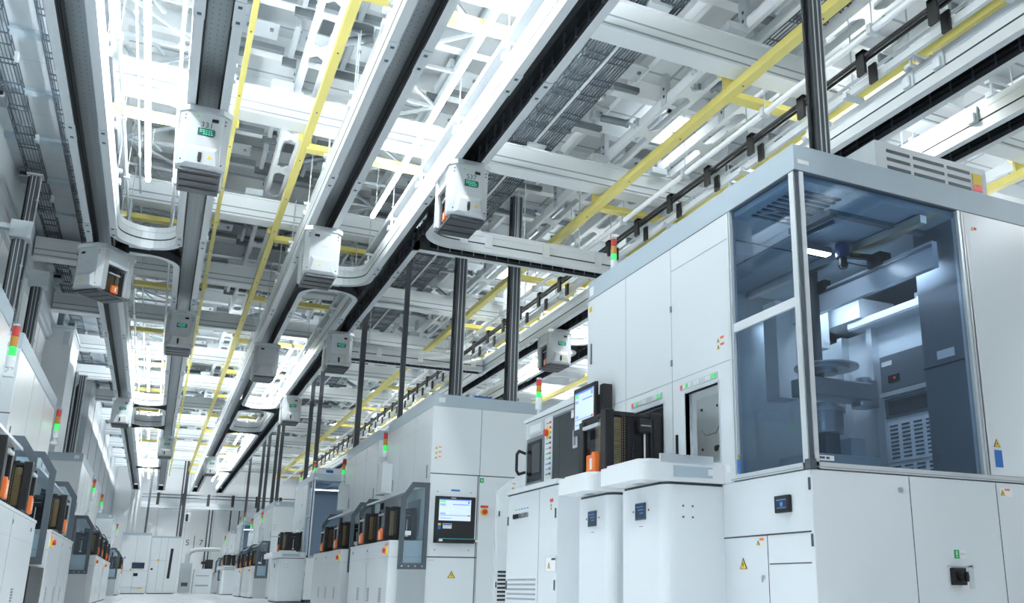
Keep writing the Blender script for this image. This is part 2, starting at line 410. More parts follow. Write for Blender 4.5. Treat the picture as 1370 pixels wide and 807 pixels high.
# tube lights
def tubelight(x, y0, y1, z, label):
    t = thing('tube_light', label, 'light', (x, y0, z), 'lit ceiling tubes')
    MB().cyl((x, y0, z), (x, y1, z), .027, 12).build('tube', 'lamp', t)
    b = MB().box(x-.016, x+.016, y0-.02, y1+.02, z+.03, z+.055)
    for y in (y0, y1): b.cyl((x, y-.03, z), (x, y+.03, z), .03, 12)
    b.build('holder', 'white', t)
    h = MB()
    for y in (y0+.2, (y0+y1)/2, y1-.2): h.cyl((x, y, z+.05), (x, y, 5.6), .006, 6)
    h.build('hanger_wire', 'zinc', t)
for x, rng, wh in ((-.575, ((-1.5, 3.1), (3.4, 11.25), (19.7, 24.6), (28., 33.), (35., 39.5), (41., 45.5)), 'between the two left tracks'),
                   (2.05, ((-1.5, 1.6), (1.8, 11.15), (18.6, 24.6), (28., 33.), (35., 39.5), (41., 45.5)), 'between the two middle tracks'),
                   (6.12, ((-1.5, 2.5), (5.55, 7.5), (12., 18.), (22, 28), (33, 40)), 'between the two right tracks'),
                   (-1.75, ((4.9, 6.6),), 'added left of the left tracks to brighten that side'),  # unseen tube added to brighten the left wall and the turned vehicle
                   (9.6, ((-1., 4.), (7, 12.), (16, 22)), 'beyond the right tracks')):
    for k, (y0, y1) in enumerate(rng):
        n = k-(1 if x < 8 else 0)
        tubelight(x, y0, y1, 5.0, f'long white lit tube {wh}, {ORD[n]} from the near end' if n >= 0 else f'lit tube {wh}, above the camera out of the picture')

# slim pipes and strips
for x, z, r, m, lb in ((-.80, 5.0, .018, 'white', 'slim white pipe left of the light between the left tracks'),
                       (-.70, 5.3, .012, 'zinc', 'thin faint pipe just left of the left tube light'),
                       (-.30, 5.05, .016, 'white', 'slim white pipe right of the left tube light'),
                       (-.22, 5.0, .014, 'beam', 'thin pale pipe hugging the second track from the left'),
                       (1.25, 5.0, .016, 'beam', 'slim pale pipe left of the third track'),
                       (1.72, 5.25, .022, 'beam', 'pale pipe left of the tube light between the middle tracks'),
                       (4.99, 4.95, .03, 'beam', 'pale round pipe left of the dark tube run'),
                       (7.0, 5.1, .03, 'white', 'white pipe right of the two right tracks')):
    t = thing('overhead_pipe', lb, 'pipe', (x, 20, z), 'slim pipes along the tracks')
    MB().cyl((x, -2.5, z), (x, 45, z), r, 8).build('pipe', m, t)
    for k in range(30):
        y = -1.2+1.55*k; MB().box(x-r*1.6, x+r*1.6, y, y+.05, z-r*1.5, z+r*1.5).cyl((x, y+.025, z), (x, y+.025, 5.7), .005, 5).build('clamp', 'zinc', t)
o = MB().box(2.26, 2.36, -2.5, 45, 5.0, 5.06).box(2.36, 2.375, -2.5, 45, 5.0, 5.03).build('light_strip_cover', ['zinc'])
tag(o, 'flat white strip running beside the slim yellow rail by the fourth track', 'strip')

# wire cable trays
def tray(x0, x1, z, label, nl=6, cables=True, y0=-2.5, y1=44, m='slate', rr=.0055, spac=(.11, .23, .11, .34)):
    t = thing('cable_tray', label, 'cable tray', ((x0+x1)/2, 20, z), 'wire cable trays')
    b = MB(); w = x1-x0
    for i in range(nl+1):
        x = x0+w*i/nl; r = rr if 0 < i < nl else rr*1.5
        b.box(x-r, x+r, y0, y1, z-.006, z+.006)
    for x in (x0, x1): b.box(x-.006, x+.006, y0, y1, z+.05, z+.062)
    y = y0; k = 0
    while y < y1:
        b.box(x0, x1, y, y+.016, z-.018, z-.006)
        for x in (x0, x1): b.box(x-.006, x+.006, y, y+.014, z, z+.06)
        k += 1; y += spac[k % 4]
    b.build('wire_basket', m, t)
    if cables:
        c = MB(); n = 5
        for i in range(n):
            x = x0+w*(i+.5)/n; c.cyl((x, y0, z+.022), (x, y1, z+.022), w*.07, 6, i % 2)
        c.build('cable', ['beam', 'zinc'], t)
    for k in range(24):
        y = y0+.7+1.95*k
        if y < y1: MB().box(x1, x1+.035, y, y+.09, z-.03, z+.05).build('bracket', 'zinc', t)
tray(3.31, 3.54, 5.56, 'dark wire cable tray full of pale cables, nearer the fourth track', 7)
tray(3.60, 3.83, 5.56, 'dark wire cable tray full of pale cables, right one of the paired trays', 7)
tray(-2.06, -1.86, 5.545, 'dark wire cable tray under the left plank ceiling beside the wall', 6, False, rr=.0035, spac=(.30, .10, .42, .22))
tray(-1.56, -1.49, 5.5, 'narrow dark wire tray close along the leftmost track', 2, False)
tray(5.1, 5.5, 5.85, 'wide dark wire tray high under the deck near the right post', 9, False, -2, 7.2)
o = MB().box(3.555, 3.585, -2.5, 44, 5.55, 5.57).build('tray_support_strip', 'zinc'); tag(o, 'grey flat strip between the paired cable trays', 'strip')

# lattice bracing between the rail pairs
for xa, xb, wh in ((-.92, -.1, 'left'), (1.55, 2.3, 'middle')):
    t = thing('lattice_truss', f'white zigzag lattice truss above the lights between the {wh} tracks', 'truss', ((xa+xb)/2, 20, 5.75), 'lattice trusses')
    for s, x in enumerate((xa, xb)): MB().box(x-.02, x+.02, -2.5, 46, 5.62, 5.72).build('chord', 'zinc', t)
    for k in range(60):
        y = -2+.8*k
        MB().bar((xa, y, 5.67), (xb, y, 5.67), .035, .035).bar((xa, y, 5.67) if k % 2 else (xb, y, 5.67), (xb, y+.8, 5.67) if k % 2 else (xa, y+.8, 5.67), .03, .03)\
            .bar((xa, y, 6.0), ((xa+xb)/2, y+.3, 5.7), .03, .03).build('brace', 'zinc', t)

# diagonal dampers
dk = 0
def damper(p0, p1, label):
    p0 = Vector(p0); p1 = Vector(p1); d = p1-p0
    t = thing('diagonal_damper', label, 'damper', p0, 'diagonal dampers under the deck')
    MB().cyl(p0+d*.25, p0+d*.85, .045, 10).cyl(p0+d*.22, p0+d*.27, .055, 10).build('cylinder', 'dsteel', t)
    MB().cyl(p0, p0+d*.26, .018, 8).cyl(p0+d*.85, p1, .02, 8).box(p1.x-.05, p1.x+.05, p1.y-.05, p1.y+.05, p1.z-.04, p1.z+.06).box(p0.x-.04, p0.x+.04, p0.y-.05, p0.y+.05, p0.z-.03, p0.z+.08).build('rod', 'zinc', t)
for k in range(10):
    y = BY[k]
    damper((4.7, y+.95, 5.78), (4.28, y+.75, 5.95), f'dark cylinder damper left of the right slotted girder, {ORD[k]} bay from the near end')
    damper((4.95, y+1.3, 5.78), (5.42, y+1.0, 5.95), f'dark cylinder damper right of the right slotted girder, {ORD[k]} bay from the near end')
    damper((4.7, y+2.3, 5.78), (4.25, y+2.6, 5.95), f'grey damper slanting back from the right slotted girder, {ORD[k]} bay from the near end')
    damper((1.06, y+1.1, 5.78), (1.5, y+1.05, 5.93), f'dark damper right of the centre slotted girder, front of {ORD[k]} bay')
    damper((1.06, y+2.2, 5.78), (1.5, y+2.1, 5.93), f'dark damper right of the centre slotted girder, rear of {ORD[k]} bay')
    damper((3.95, y+1.6, 5.7), (3.55, y+1.4, 5.93), f'dark damper above the paired cable trays, {ORD[k]} bay from the near end')

# small loudspeaker-like boxes on the left ceiling
for k, (x, y) in enumerate(((-2.1, 10.9), (-2.08, 13.1), (-2.05, 17.6), (-2.05, 20.9))):
    t = thing('ceiling_speaker', f'small dark box speaker on the left plank ceiling, {ORD[k]} from the near end', 'speaker', (x, y, 5.5), 'dark boxes on the left ceiling')
    MB().box(x-.07, x+.07, y-.14, y+.14, 5.47, 5.6, 0, .03).build('housing', 'dsteel', t)
    MB().box(x-.05, x+.05, y-.145, y-.14, 5.49, 5.54).build('grille', 'black', t)
# ------------------------------------------------------------------ overhead transport rails
ZR = 4.5
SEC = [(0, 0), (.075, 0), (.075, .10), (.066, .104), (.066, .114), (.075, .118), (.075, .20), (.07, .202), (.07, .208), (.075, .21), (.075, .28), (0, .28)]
SMS = [1, 0, 2, 2, 2, 0, 0, 3, 0, 0, 0, 2]      # bottom, outer face, groove ..., inner face coloured dark to hold the channel's shade
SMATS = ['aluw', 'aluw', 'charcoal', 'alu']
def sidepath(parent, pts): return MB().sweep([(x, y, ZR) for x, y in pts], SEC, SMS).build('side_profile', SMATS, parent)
def gaps(y0, y1, cuts):
    out = []; a = y0
    for c0, c1 in sorted(cuts):
        out.append((a, c0)); a = c1
    out.append((a, y1)); return out
RAILS = dict(A=-1.03, B=-.03, C=1.37, D=2.42, E=5.69, F=6.70)
XAB = [12.4, 24.0, 27.2, 37.]; XCD = [12.8, 23.2, 27., 37.]; XEF = [14.3, 26.]; XDE = [10.62, 17.0]
RAD_AB = (RAILS['B']-RAILS['A'])/2-.1; RAD_CD = (RAILS['D']-RAILS['C'])/2-.1; RAD_EF = (RAILS['F']-RAILS['E'])/2-.1
def rail(key, y0, y1, lcuts, rcuts, label):
    x = RAILS[key]
    t = thing('transport_rail', label, 'rail', (x, 20, ZR), 'overhead vehicle rails')
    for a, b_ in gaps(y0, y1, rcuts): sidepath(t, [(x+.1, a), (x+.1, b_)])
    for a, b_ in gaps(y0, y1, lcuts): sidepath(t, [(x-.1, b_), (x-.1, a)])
    MB().box(x-.1, x+.1, y0, y1, ZR+.26, ZR+.27).build('channel_plate', 'perf' if key in 'ABC' else 'charcoal', t)
    c = MB()
    c.box(x-.1, x-.085, y0, y1, ZR+.10, ZR+.13).box(x+.085, x+.1, y0, y1, ZR+.10, ZR+.13).box(x-.1, x-.09, y0, y1, ZR+.05, ZR+.07).box(x+.09, x+.1, y0, y1, ZR+.05, ZR+.07)
    k = y0
    if key in 'EFD':
        while k < y1: c.box(x+.075, x+.1, k, k+.01, ZR+.02, ZR+.2, 1); c.box(x-.1, x-.085, k, k+.01, ZR+.02, ZR+.2, 1); k += .24
    c.build('power_line', ['black', 'slate'], t)
    k = y0+.9
    n = 0
    while k < y1 and n < 18:
        for s in (-1, 1):
            if not any(c0-.2 < k < c1+.2 for c0, c1 in (rcuts if s > 0 else lcuts)):
                MB().box(x+s*.095, x+s*.178, k, k+.34, ZR-.008, ZR+.004, 0).box(x+s*.12, x+s*.15, k+.05, k+.08, ZR-.012, ZR-.008, 1).box(x+s*.12, x+s*.15, k+.26, k+.29, ZR-.012, ZR-.008, 1).build('joint_plate', ['zinc', 'slate'], t)
        k += 2.65; n += 1
    k = y0+.4; n = 0
    while k < y1 and n < 32:
        h = MB()
        for s in (-1, 1):
            h.cyl((x+s*.15, k, ZR+.28), (x+s*.15, k, 5.6), .007, 6).box(x+s*.1, x+s*.2, k-.04, k+.04, ZR+.28, ZR+.33, 1).cyl((x+s*.15, k, ZR+.33), (x+s*.15, k, ZR+.42), .016, 6, 1)
        h.box(x-.2, x+.2, k-.03, k+.03, ZR+.42, ZR+.45, 1)
        h.build('hanger', ['zinc', 'white'], t); k += 1.45; n += 1
    # end cap at the far end
    MB().box(x-.12, x+.12, y1-.03, y1+.05, ZR+.0, ZR+.2).build('end_stop', 'black', t)
    return t
def cuts(cs, r): return [(c-.1-r, c+.1+r) for c in cs]
rail('A', -2.5, 45.8, [], cuts(XAB, RAD_AB), 'leftmost overhead vehicle rail, ending before the back wall')
rail('B', -2.5, 45.8, cuts(XAB, RAD_AB), [], 'second overhead rail from the left, the vehicle numbered 331 hangs from it')
rail('C', -2.5, 45.8, [], cuts(XCD, RAD_CD), 'third overhead rail from the left with perforated underside')
rail('D', -2.5, 45.8, cuts(XCD, RAD_CD), [(c-.1-.42, c+.1) for c in XDE], 'fourth overhead rail from the left with black underside, carrying the vehicle numbered S37')
rail('E', -2.5, 40., [], cuts(XEF, RAD_EF), 'large grey overhead rail passing behind the tall glass machine')
rail('F', -2.5, 40., cuts(XEF, RAD_EF), [], 'rightmost overhead rail beyond the lit tube')
def arc(cx, cy, r, a0, a1, n=14): return [(cx+r*math.cos(a0+(a1-a0)*i/n), cy+r*math.sin(a0+(a1-a0)*i/n)) for i in range(n+1)]
def crossover(ka, kb, yc, r, label):
    xa, xb = RAILS[ka], RAILS[kb]; xm = (xa+xb)/2
    t = thing('rail_crossover', label, 'rail', (xm, yc, ZR), 'curved crossovers between rails')
    near = arc(xm, yc-.1-r, r, PI, 0); far = arc(xm, yc+.1+r, r, 0, -PI)
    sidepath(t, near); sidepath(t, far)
    poly = near+far
    MB().prism(poly, 'Z', ZR+.2, ZR+.21).build('channel_plate', 'charcoal', t)
    c = MB()
    c.sweep([(x, y, ZR+.1) for x, y in arc(xm, yc-.1-r, r+.012, PI, 0)], [(0, 0), (.01, 0), (.01, .05), (0, .05)]).sweep([(x, y, ZR+.1) for x, y in arc(xm, yc+.1+r, r+.012, 0, -PI)], [(0, 0), (.01, 0), (.01, .05), (0, .05)])
    c.build('power_line', 'black', t)
    for s in (-1, 1):
        MB().box(xm-.2, xm+.05, yc+s*.097, yc+s*.178, ZR-.008, ZR+.004).build('joint_plate', 'zinc', t)
    h = MB()
    for x in (xm-.25, xm+.25): h.cyl((x, yc-.14, ZR+.28), (x, yc-.14, 5.6), .007, 6).cyl((x, yc+.14, ZR+.28), (x, yc+.14, 5.6), .007, 6)
    h.build('hanger', 'zinc', t)
for k, y in enumerate(XAB): crossover('A', 'B', y, RAD_AB, f'curved crossover joining the two left rails, {ORD[k]} from the near end')
for k, y in enumerate(XCD): crossover('C', 'D', y, RAD_CD, f'curved crossover joining the two middle rails, {ORD[k]} from the near end')
for k, y in enumerate(XEF): crossover('E', 'F', y, RAD_EF, f'curved crossover joining the two right rails, {ORD[k]} from the near end')
for k, yc in enumerate(XDE):
    xd, xe = RAILS['D'], RAILS['E']; r = .42
    t = thing('branch_rail', ('straight branch rail crossing in front of the dark posts toward the glass machine', 'farther branch rail running right from the fourth rail above the console machine')[k], 'rail', ((xd+xe)/2, yc, ZR), 'branch rails')
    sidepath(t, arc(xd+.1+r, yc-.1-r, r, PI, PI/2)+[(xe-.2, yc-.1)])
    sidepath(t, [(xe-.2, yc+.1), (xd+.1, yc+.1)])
    MB().prism(arc(xd+.1+r, yc-.1-r, r, PI, PI/2)+[(xe-.2, yc-.1), (xe-.2, yc+.1), (xd+.1, yc+.1)], 'Z', ZR+.2, ZR+.21).build('channel_plate', 'charcoal', t)
    c = MB().box(xd+.3, xe-.3, yc+.085, yc+.1, ZR+.04, ZR+.17)
    for i in range(16): c.box(xd+.4+.16*i, xd+.41+.16*i, yc+.078, yc+.085, ZR+.02, ZR+.19, 1)
    c.build('power_line', ['black', 'softseam'], t)
    for x in (xd+.62, xd+.95, xd+1.75, xe-.75, xe-.45):
        MB().box(x, x+.1, yc-.187, yc-.175, ZR+.06, ZR+.24).build('joint_plate', 'alu', t)
    h = MB()
    for x in (xd+.8, xd+1.5, xd+2.3): h.cyl((x, yc-.14, ZR+.28), (x, yc-.14, 5.6), .007, 6).cyl((x, yc+.14, ZR+.28), (x, yc+.14, 5.6), .007, 6)
    h.build('hanger', 'zinc', t)
# grey sensor boxes clipped to the big right track
for k, (x, y, l) in enumerate(((5.49, 4.75, 'near the top right post'), (5.49, 5.1, 'beside the grey clip of the right track'), (6.5, 5.3, 'on the bright rightmost rail'))):
    o = MB().box(x, x+.025, y, y+.12, ZR+.1, ZR+.26, 0, .02).box(x-.03, x, y+.02, y+.1, ZR+.1, ZR+.2, 0, .01).build('sensor_box', 'zinc')
    tag(o, 'small grey box clipped to the rail side, '+l, 'sensor')

# dark tube run with black clamps left of the right track
def tuberun(x, z, y0, y1, label, sp=.85):
    t = thing('tube_run', label, 'tubes', (x, 20, z), 'black clamped tube runs')
    MB().cyl((x, y0, z+.05), (x, y1, z+.05), .022, 8).build('tube', 'black', t)
    MB().cyl((x+.06, y0, z+.05), (x+.06, y1, z+.05), .016, 8).build('tube', 'black', t)
    MB().box(x+.13, x+.17, y0, y1, z-.12, z-.05).box(x+.13, x+.17, y0, y1, z+.0, z+.008).build('carrier_channel', 'aluw', t)
    y = y0+.5; k = 0
    while y < y1 and k < 45:
        MB().box(x-.03, x+.0, y, y+.1, z-.12, z+.11).box(x+.1, x+.125, y, y+.09, z-.16, z+.02).box(x-.03, x+.125, y, y+.09, z+.08, z+.11).build('clamp', 'black', t)
        if k % 2 == 0: MB().cyl((x+.2, y+.4, z-.08), (x+.2, y+.4, 5.6), .008, 6).box(x+.08, x+.3, y+.37, y+.43, z-.14, z-.1).build('hanger', 'zinc', t)
        y += sp; k += 1
tuberun(5.16, 4.86, -2, 40, 'pair of black tubes on clamps running left of the large grey right track')
tuberun(7.0, 4.85, -2, 30, 'pair of black tubes on clamps beyond the rightmost track', 1.4)

# ------------------------------------------------------------------ wafer pod
def pod(face='L', tagm='orange'):
    """origin at the base centre; aisle face points to -X, wall side +X, camera side -Y"""
    t = thing('wafer_pod', 'pod', 'wafer pod', (0, 0, 0))
    b = MB()
    b.box(-.19, .19, -.19, .19, .0, .022).box(-.19, .19, -.19, .19, .35, .37)              # floor and roof plates
    b.box(-.17, .19, .172, .19, .02, .35).box(-.105, .11, -.14, .172, .022, .35)          # side wall and dark core
    b.build('shell', 'black', t)
    MB().box(-.205, -.145, -.20, -.12, -.005, .385, 0, .008).build('corner_post', 'black', t)
    MB().box(-.205, -.165, .13, .20, .0, .35, 0, .008).build('corner_post', 'black', t)
    MB().box(.11, .20, -.20, .20, -.0, .385, 0, .01).box(.13, .15, -.206, -.2, .04, .34).build('door_frame', 'black', t)
    w = MB()
    for i in range(25):
        z = .045+.0118*i; w.cyl((-.01, .01, z), (-.01, .01, z+.0028), .15, 16)
        w.box(-.137, -.092, -.186, -.15, z, z+.006).box(-.19, -.16, -.118, -.072, z, z+.006)
    w.build('wafers', 'gold', t)
    c = MB().box(-.092, .112, -.184, -.178, .022, .35).box(-.19, -.184, -.06, .0, .022, .06).box(-.19, -.184, -.06, .13, .30, .35)
    for i in range(25):
        z = .04+.0118*i
        c.box(.0, .05, -.196, -.184, z, z+.004)
    c.box(-.05, -.042, -.19, -.184, .02, .35).box(-.012, -.004, -.192, -.184, .02, .35).build('slot_comb', 'black', t)
    c = MB()
    for i in range(20):
        z = .06+.0145*i
        c.box(-.083, -.079, -.1855, -.184, z, z+.005).box(-.067, -.063, -.1855, -.184, z, z+.005)
    c.build('slot_marks', 'gold', t)
    MB().box(-.19, -.185, -.12, .13, .03, .34).build('front_window', 'clear', t)
    MB().box(-.145, -.088, -.190, -.187, .03, .34).build('side_window', 'clear', t)
    MB().box(.015, .105, -.235, -.188, .245, .335, 0, .012).box(.025, .095, -.238, -.234, .285, .292, 1).build('side_handle', ['black', 'softseam'], t)
    MB().cyl((.068, -.2, .05), (.068, -.2, .24), .006, 8).box(.05, .09, -.207, -.2, .03, .055).build('latch_rod', 'paper', t)
    MB().box(-.225, -.19, -.09, .04, -.006, .115, 0, .006).box(-.222, -.192, -.075, -.03, .11, .13, 0, .006).box(-.228, -.224, -.05, -.02, .02, .09, 1).build('id_tag', [tagm, 'paper'], t)
    MB().cyl((-.02, 0, .37), (-.02, 0, .39), .07, 14).box(-.1, .06, -.08, .08, .388, .398).build('top_flange', 'black', t)
    s = MB()
    for i in range(4): s.box(-.198, -.192, -.105+.05*i, -.09+.05*i, -.01, .0)
    s.box(-.18, .18, -.17, -.14, -.012, 0).box(-.18, .18, .14, .17, -.012, 0).build('base_rail', 'black', t)
    MB().box(-.215, -.195, -.11, .12, .29, .31).build('clip_band', 'zinc', t)
    return t
POD = pod()
pod_used = [False]
def place_pod(x, y, z, rz, label, group='wafer pods on load ports', sc=1.):
    o = POD if not pod_used[0] else copy_tree(POD)
    pod_used[0] = True
    o.location = (x, y, z); o.rotation_euler = (0, 0, rz); o.scale = sc if isinstance(sc, tuple) else (sc, sc, sc); o['label'] = label; o['group'] = group
    return o

# ------------------------------------------------------------------ overhead vehicle
def vehicle(num, label, disp=True, mirror=False):
    t = thing('overhead_vehicle', label, 'vehicle', (0, 0, 0), 'white overhead transport vehicles')
    W = .205; L0, L1 = -.29, .30
    def octo(w, l0, l1, c): return [(-w+c, l0), (w-c, l0), (w, l0+c*.8), (w, l1-c*.8), (w-c, l1), (-w+c, l1), (-w, l1-c*.8), (-w, l0+c*.8)]
    MB().prism(octo(W+.015, L0-.03, L1+.03, .08), 'Z', -.05, 0).build('top_plate', 'alu', t)
    def cover(s):
        f = L0 if s < 0 else L1; i = f-s*.13
        b = MB(); c = .055; z0, z1 = -.05, -.58
        def ring(z, front, w, cc): return [(-w, i, z), (-w, front-s*cc, z), (-w+cc, front, z), (w-cc, front, z), (w, front-s*cc, z), (w, i, z)]
        b.loft(ring(z0, f, W, c), ring(z1+.02, f, W, c))
        b.loft(ring(z1+.02, f, W, c), ring(z1, f-s*.02, W-.012, c))
        # protruding lower nose
        n = [(-.13, f, -.375), (.13, f, -.375), (.16, f, -.575), (-.16, f, -.575)]
        p = [(-.10, f+s*.035, -.425), (.10, f+s*.035, -.425), (.125, f+s*.035, -.56), (-.125, f+s*.035, -.56)]
        b.loft(n, p)
        return b.build('front_cover' if s < 0 else 'rear_cover', 'veh', t)
    fc = cover(-1); cover(1)
    f = L0-.001
    d = MB()
    for x in (-1, 1):
        for z in (-.10, -.135, -.53): d.cyl((x*.165, f+.028 if False else f, z), (x*.165, f-.003, z), .007, 8)
    d.build('bolt', 'black', fc)
    sx = -1 if mirror else 1
    MB().box(sx*.05, sx*.105, f-.003, f, -.125, -.095).build('sensor_window', 'black', fc)
    MB().box(-sx*.075, -sx*.055, f-.003, f, -.10, -.085).build('status_led', 'led', fc)
    if disp:
        MB().prism([(-.055, -.27), (.075, -.27), (.09, -.255), (.09, -.215), (.08, -.20), (-.055, -.20)], 'Y', f-.004, f).build('display', 'teal', fc)
        g = MB(); random.seed(num and sum(map(ord, num)) or 1)
        for r_, z in enumerate((-.217, -.235, -.254)):
            x = -.04+.03*(r_ == 2)
            while x < .06: w_ = random.uniform(.006, .02); g.box(x, x+w_, f-.006, f-.004, z-.005, z+.005); x += w_+.006
        g.build('display_text', 'gtext', fc)
        MB().box(-.03, .0, f-.05, f-.035, -.525, -.455, 0, .006).cyl((-.015, f-.035, -.475), (-.015, f-.058, -.475), .014, 10).cyl((-.015, f-.035, -.535), (-.015, f-.055, -.535), .012, 10).build('camera', 'black', fc)
        if num: text_mesh(num, .072, 'slate', 'number', fc, (.015, f-.001, -.165), ROT_F)
    else:
        g = MB()
        for i in range(4): g.box(-.02+.02*i, -.006+.02*i, f-.002, f, -.245, -.238)
        for x, z in ((-.1, -.19), (.08, -.2), (-.1, -.29), (.08, -.3)): g.cyl((x, f, z), (x, f-.002, z), .005, 6)
        g.build('marking', 'softseam', fc)
    x = .065 if disp else -.03
    MB().prism([(x-.02, -.50), (x+.02, -.50), (x, -.465)], 'Y', f-.039, f-.034).build('warning_sign', 'warn', fc)
    MB().box(-.19, .19, -.17, .18, -.2, -.05).build('hoist_housing', 'zinc', t)
    MB().box(-W, -W+.03, -.17, .175, -.23, -.19).box(W-.03, W, -.17, .175, -.23, -.19).build('side_bumper', 'white2', t)
    b = MB().box(-.175, .175, -.25, .25, -.61, -.585)
    for i in range(3): b.box(-.16, .16, -.2+.16*i, -.14+.16*i, -.618, -.61)
    b.build('bottom_tray', 'post', t)
    MB().box(-.13, .13, -.1, .1, -.235, -.2).build('gripper', 'dsteel', t)
    MB().box(-W+.005, -W+.03, .165, .19, -.58, -.1).build('frame_pillar', 'white2', t); MB().box(W-.03, W-.005, .165, .19, -.58, -.1).build('frame_pillar', 'white2', t)
    return t
VEH = [('331', 'B', 8.5, 0, True, 'white vehicle numbered 331 hanging from the second rail from the left'),
       ('S37', 'D', 8.45, 0, True, 'white vehicle numbered S37 hanging from the fourth rail, orange pod tag visible'),
       ('', 'C', 10.9, 0, False, 'white vehicle without a display on the third rail, close to the curved crossover'),
       ('', 'C', 16.85, 0, False, 'pale white vehicle without a display on the third rail, behind the nearer crossover'),
       ('307', 'B', 15.4, 0, True, 'white vehicle with green display on the second rail, just past the nearest left crossover'),
       ('319', 'D', 15.5, 0, True, 'white vehicle with green display on the fourth rail, above the farther branch rail'),
       ('312', 'D', 21.4, 0, True, 'smaller looking white vehicle on the fourth rail past the farther branch rail'),
       ('305', 'A', 23.5, 0, True, 'white vehicle with green display on the leftmost rail, far from the camera'),
       ('328', 'B', 29.0, 0, True, 'farthest white vehicle on the second rail from the left'),
       ('340', 'C', 33.0, 0, True, 'farthest white vehicle, small on the third rail near the back wall'),
       ('321', 'E', 13.7, 0, True, 'white vehicle on the right track seen beside the tall cabinet, orange pod tag inside')]
for num, key, y, a, disp, lb in VEH:
    named = num in ('331', 'S37')
    o = vehicle(num if named else '', lb, disp, mirror=not disp)
    o.location = (RAILS[key]+(.02 if key == 'C' else 0), y-.09, ZR-.005)
# vehicle turning on the nearest left crossover
o = vehicle('', 'white vehicle turned sideways on the nearest left crossover, open side showing an orange tagged pod', False, True)
o.location = (-.98, 12.62, ZR-.005); o.rotation_euler = (0, 0, math.radians(-40))
place_pod(-.98, 12.62, 3.93, math.radians(140), 'black wafer pod with orange tag inside the turned vehicle at the left crossover', 'pods carried by vehicles', .80)
place_pod(RAILS['D'], 8.36, 3.93, 0, 'black wafer pod with orange tag carried inside the S37 vehicle', 'pods carried by vehicles', .80)
place_pod(RAILS['E'], 13.61, 3.93, 0, 'black wafer pod with orange tag carried inside the vehicle on the right track', 'pods carried by vehicles', .80)
# ------------------------------------------------------------------ shared machine parts
def warn_tri(mb, x, z, y, s, ax='Y', my=0, mb_=1):
    """yellow triangle (material my) with dark border (mb_) on a face; ax 'Y' faces -Y at y, ax 'X' faces -X at x=y"""
    def P(k): return [(x-k, z-k*.87), (x+k, z-k*.87), (x, z+k*.87)]
    mb.prism(P(s), ax, y-.002, y, mb_); mb.prism([(a, c-s*.02) for a, c in [(x-s*.78, z-s*.78), (x+s*.78, z-s*.78), (x, z+s*.62)]], ax, y-.003, y-.002, my)
    mb.prism([(x+s*.12, z+s*.3), (x-s*.2, z-s*.2), (x, z-s*.2), (x-s*.1, z-s*.62), (x+s*.22, z-s*.05), (x+s*.02, z-s*.05)], ax, y-.004, y-.003, mb_)
def stack_light(parent, x, y, z, h=.3, r=.03, base=.12):
    t = MB().cyl((x, y, z), (x, y, z+base), .012, 8).cyl((x, y, z), (x, y, z+.02), .03, 12).cyl((x, y, z+base), (x, y, z+base+.1), r*1.15, 12).build('stack_light', 'white2', parent)
    zz = z+base+.1; s = h/3
    for m, n in (('grnl', 'green_lens'), ('ambl', 'amber_lens'), ('redl', 'red_lens')):
        MB().cyl((x, y, zz), (x, y, zz+s*.92), r, 12).build(n, m, t, label=n.replace('_', ' ')+' of the stack light'); zz += s
    MB().cyl((x, y, zz-.003), (x, y, zz+.012), r, 12).build('cap', 'pale', t)
    return t
def screen_rows(parent, x0, x1, z0, z1, y, ax='F', sd=1):
    """a lit user interface: header, boxes and lines on a screen facing -Y (ax F) or -X (ax L, x are y values)"""
    random.seed(sd); g = MB(); w = x1-x0; h = z1-z0
    def q(a, b_, c, d, m):
        X0, X1, Z0, Z1 = x0+w*a, x0+w*b_, z0+h*c, z0+h*d
        if ax == 'F': g.box(X0, X1, y-.002, y-.0005, Z0, Z1, m)
        else: g.box(y-.002, y-.0005, X0, X1, Z0, Z1, m)
    A = (lambda a, b_: (a, b_)) if ax == 'F' else (lambda a, b_: (1-b_, 1-a))
    q(*A(0, .98), .95, 1, 0); q(*A(.02, .2), .84, .94, 1); q(*A(.02, .2), .74, .77, 0)
    for z in (.70, .34, .30): q(*A(.04, .2), z, z+.02, 0)
    q(*A(.42, .95), .74, .77, 0); q(*A(.02, .95), .24, .26, 0); q(*A(.9, .98), .22, .28, 2); q(*A(.9, .96), .82, .92, 0); q(*A(.05, .4), .10, .12, 0)
    return g.build('screen_content', ['scrb', 'scrg', 'ledr'], parent)

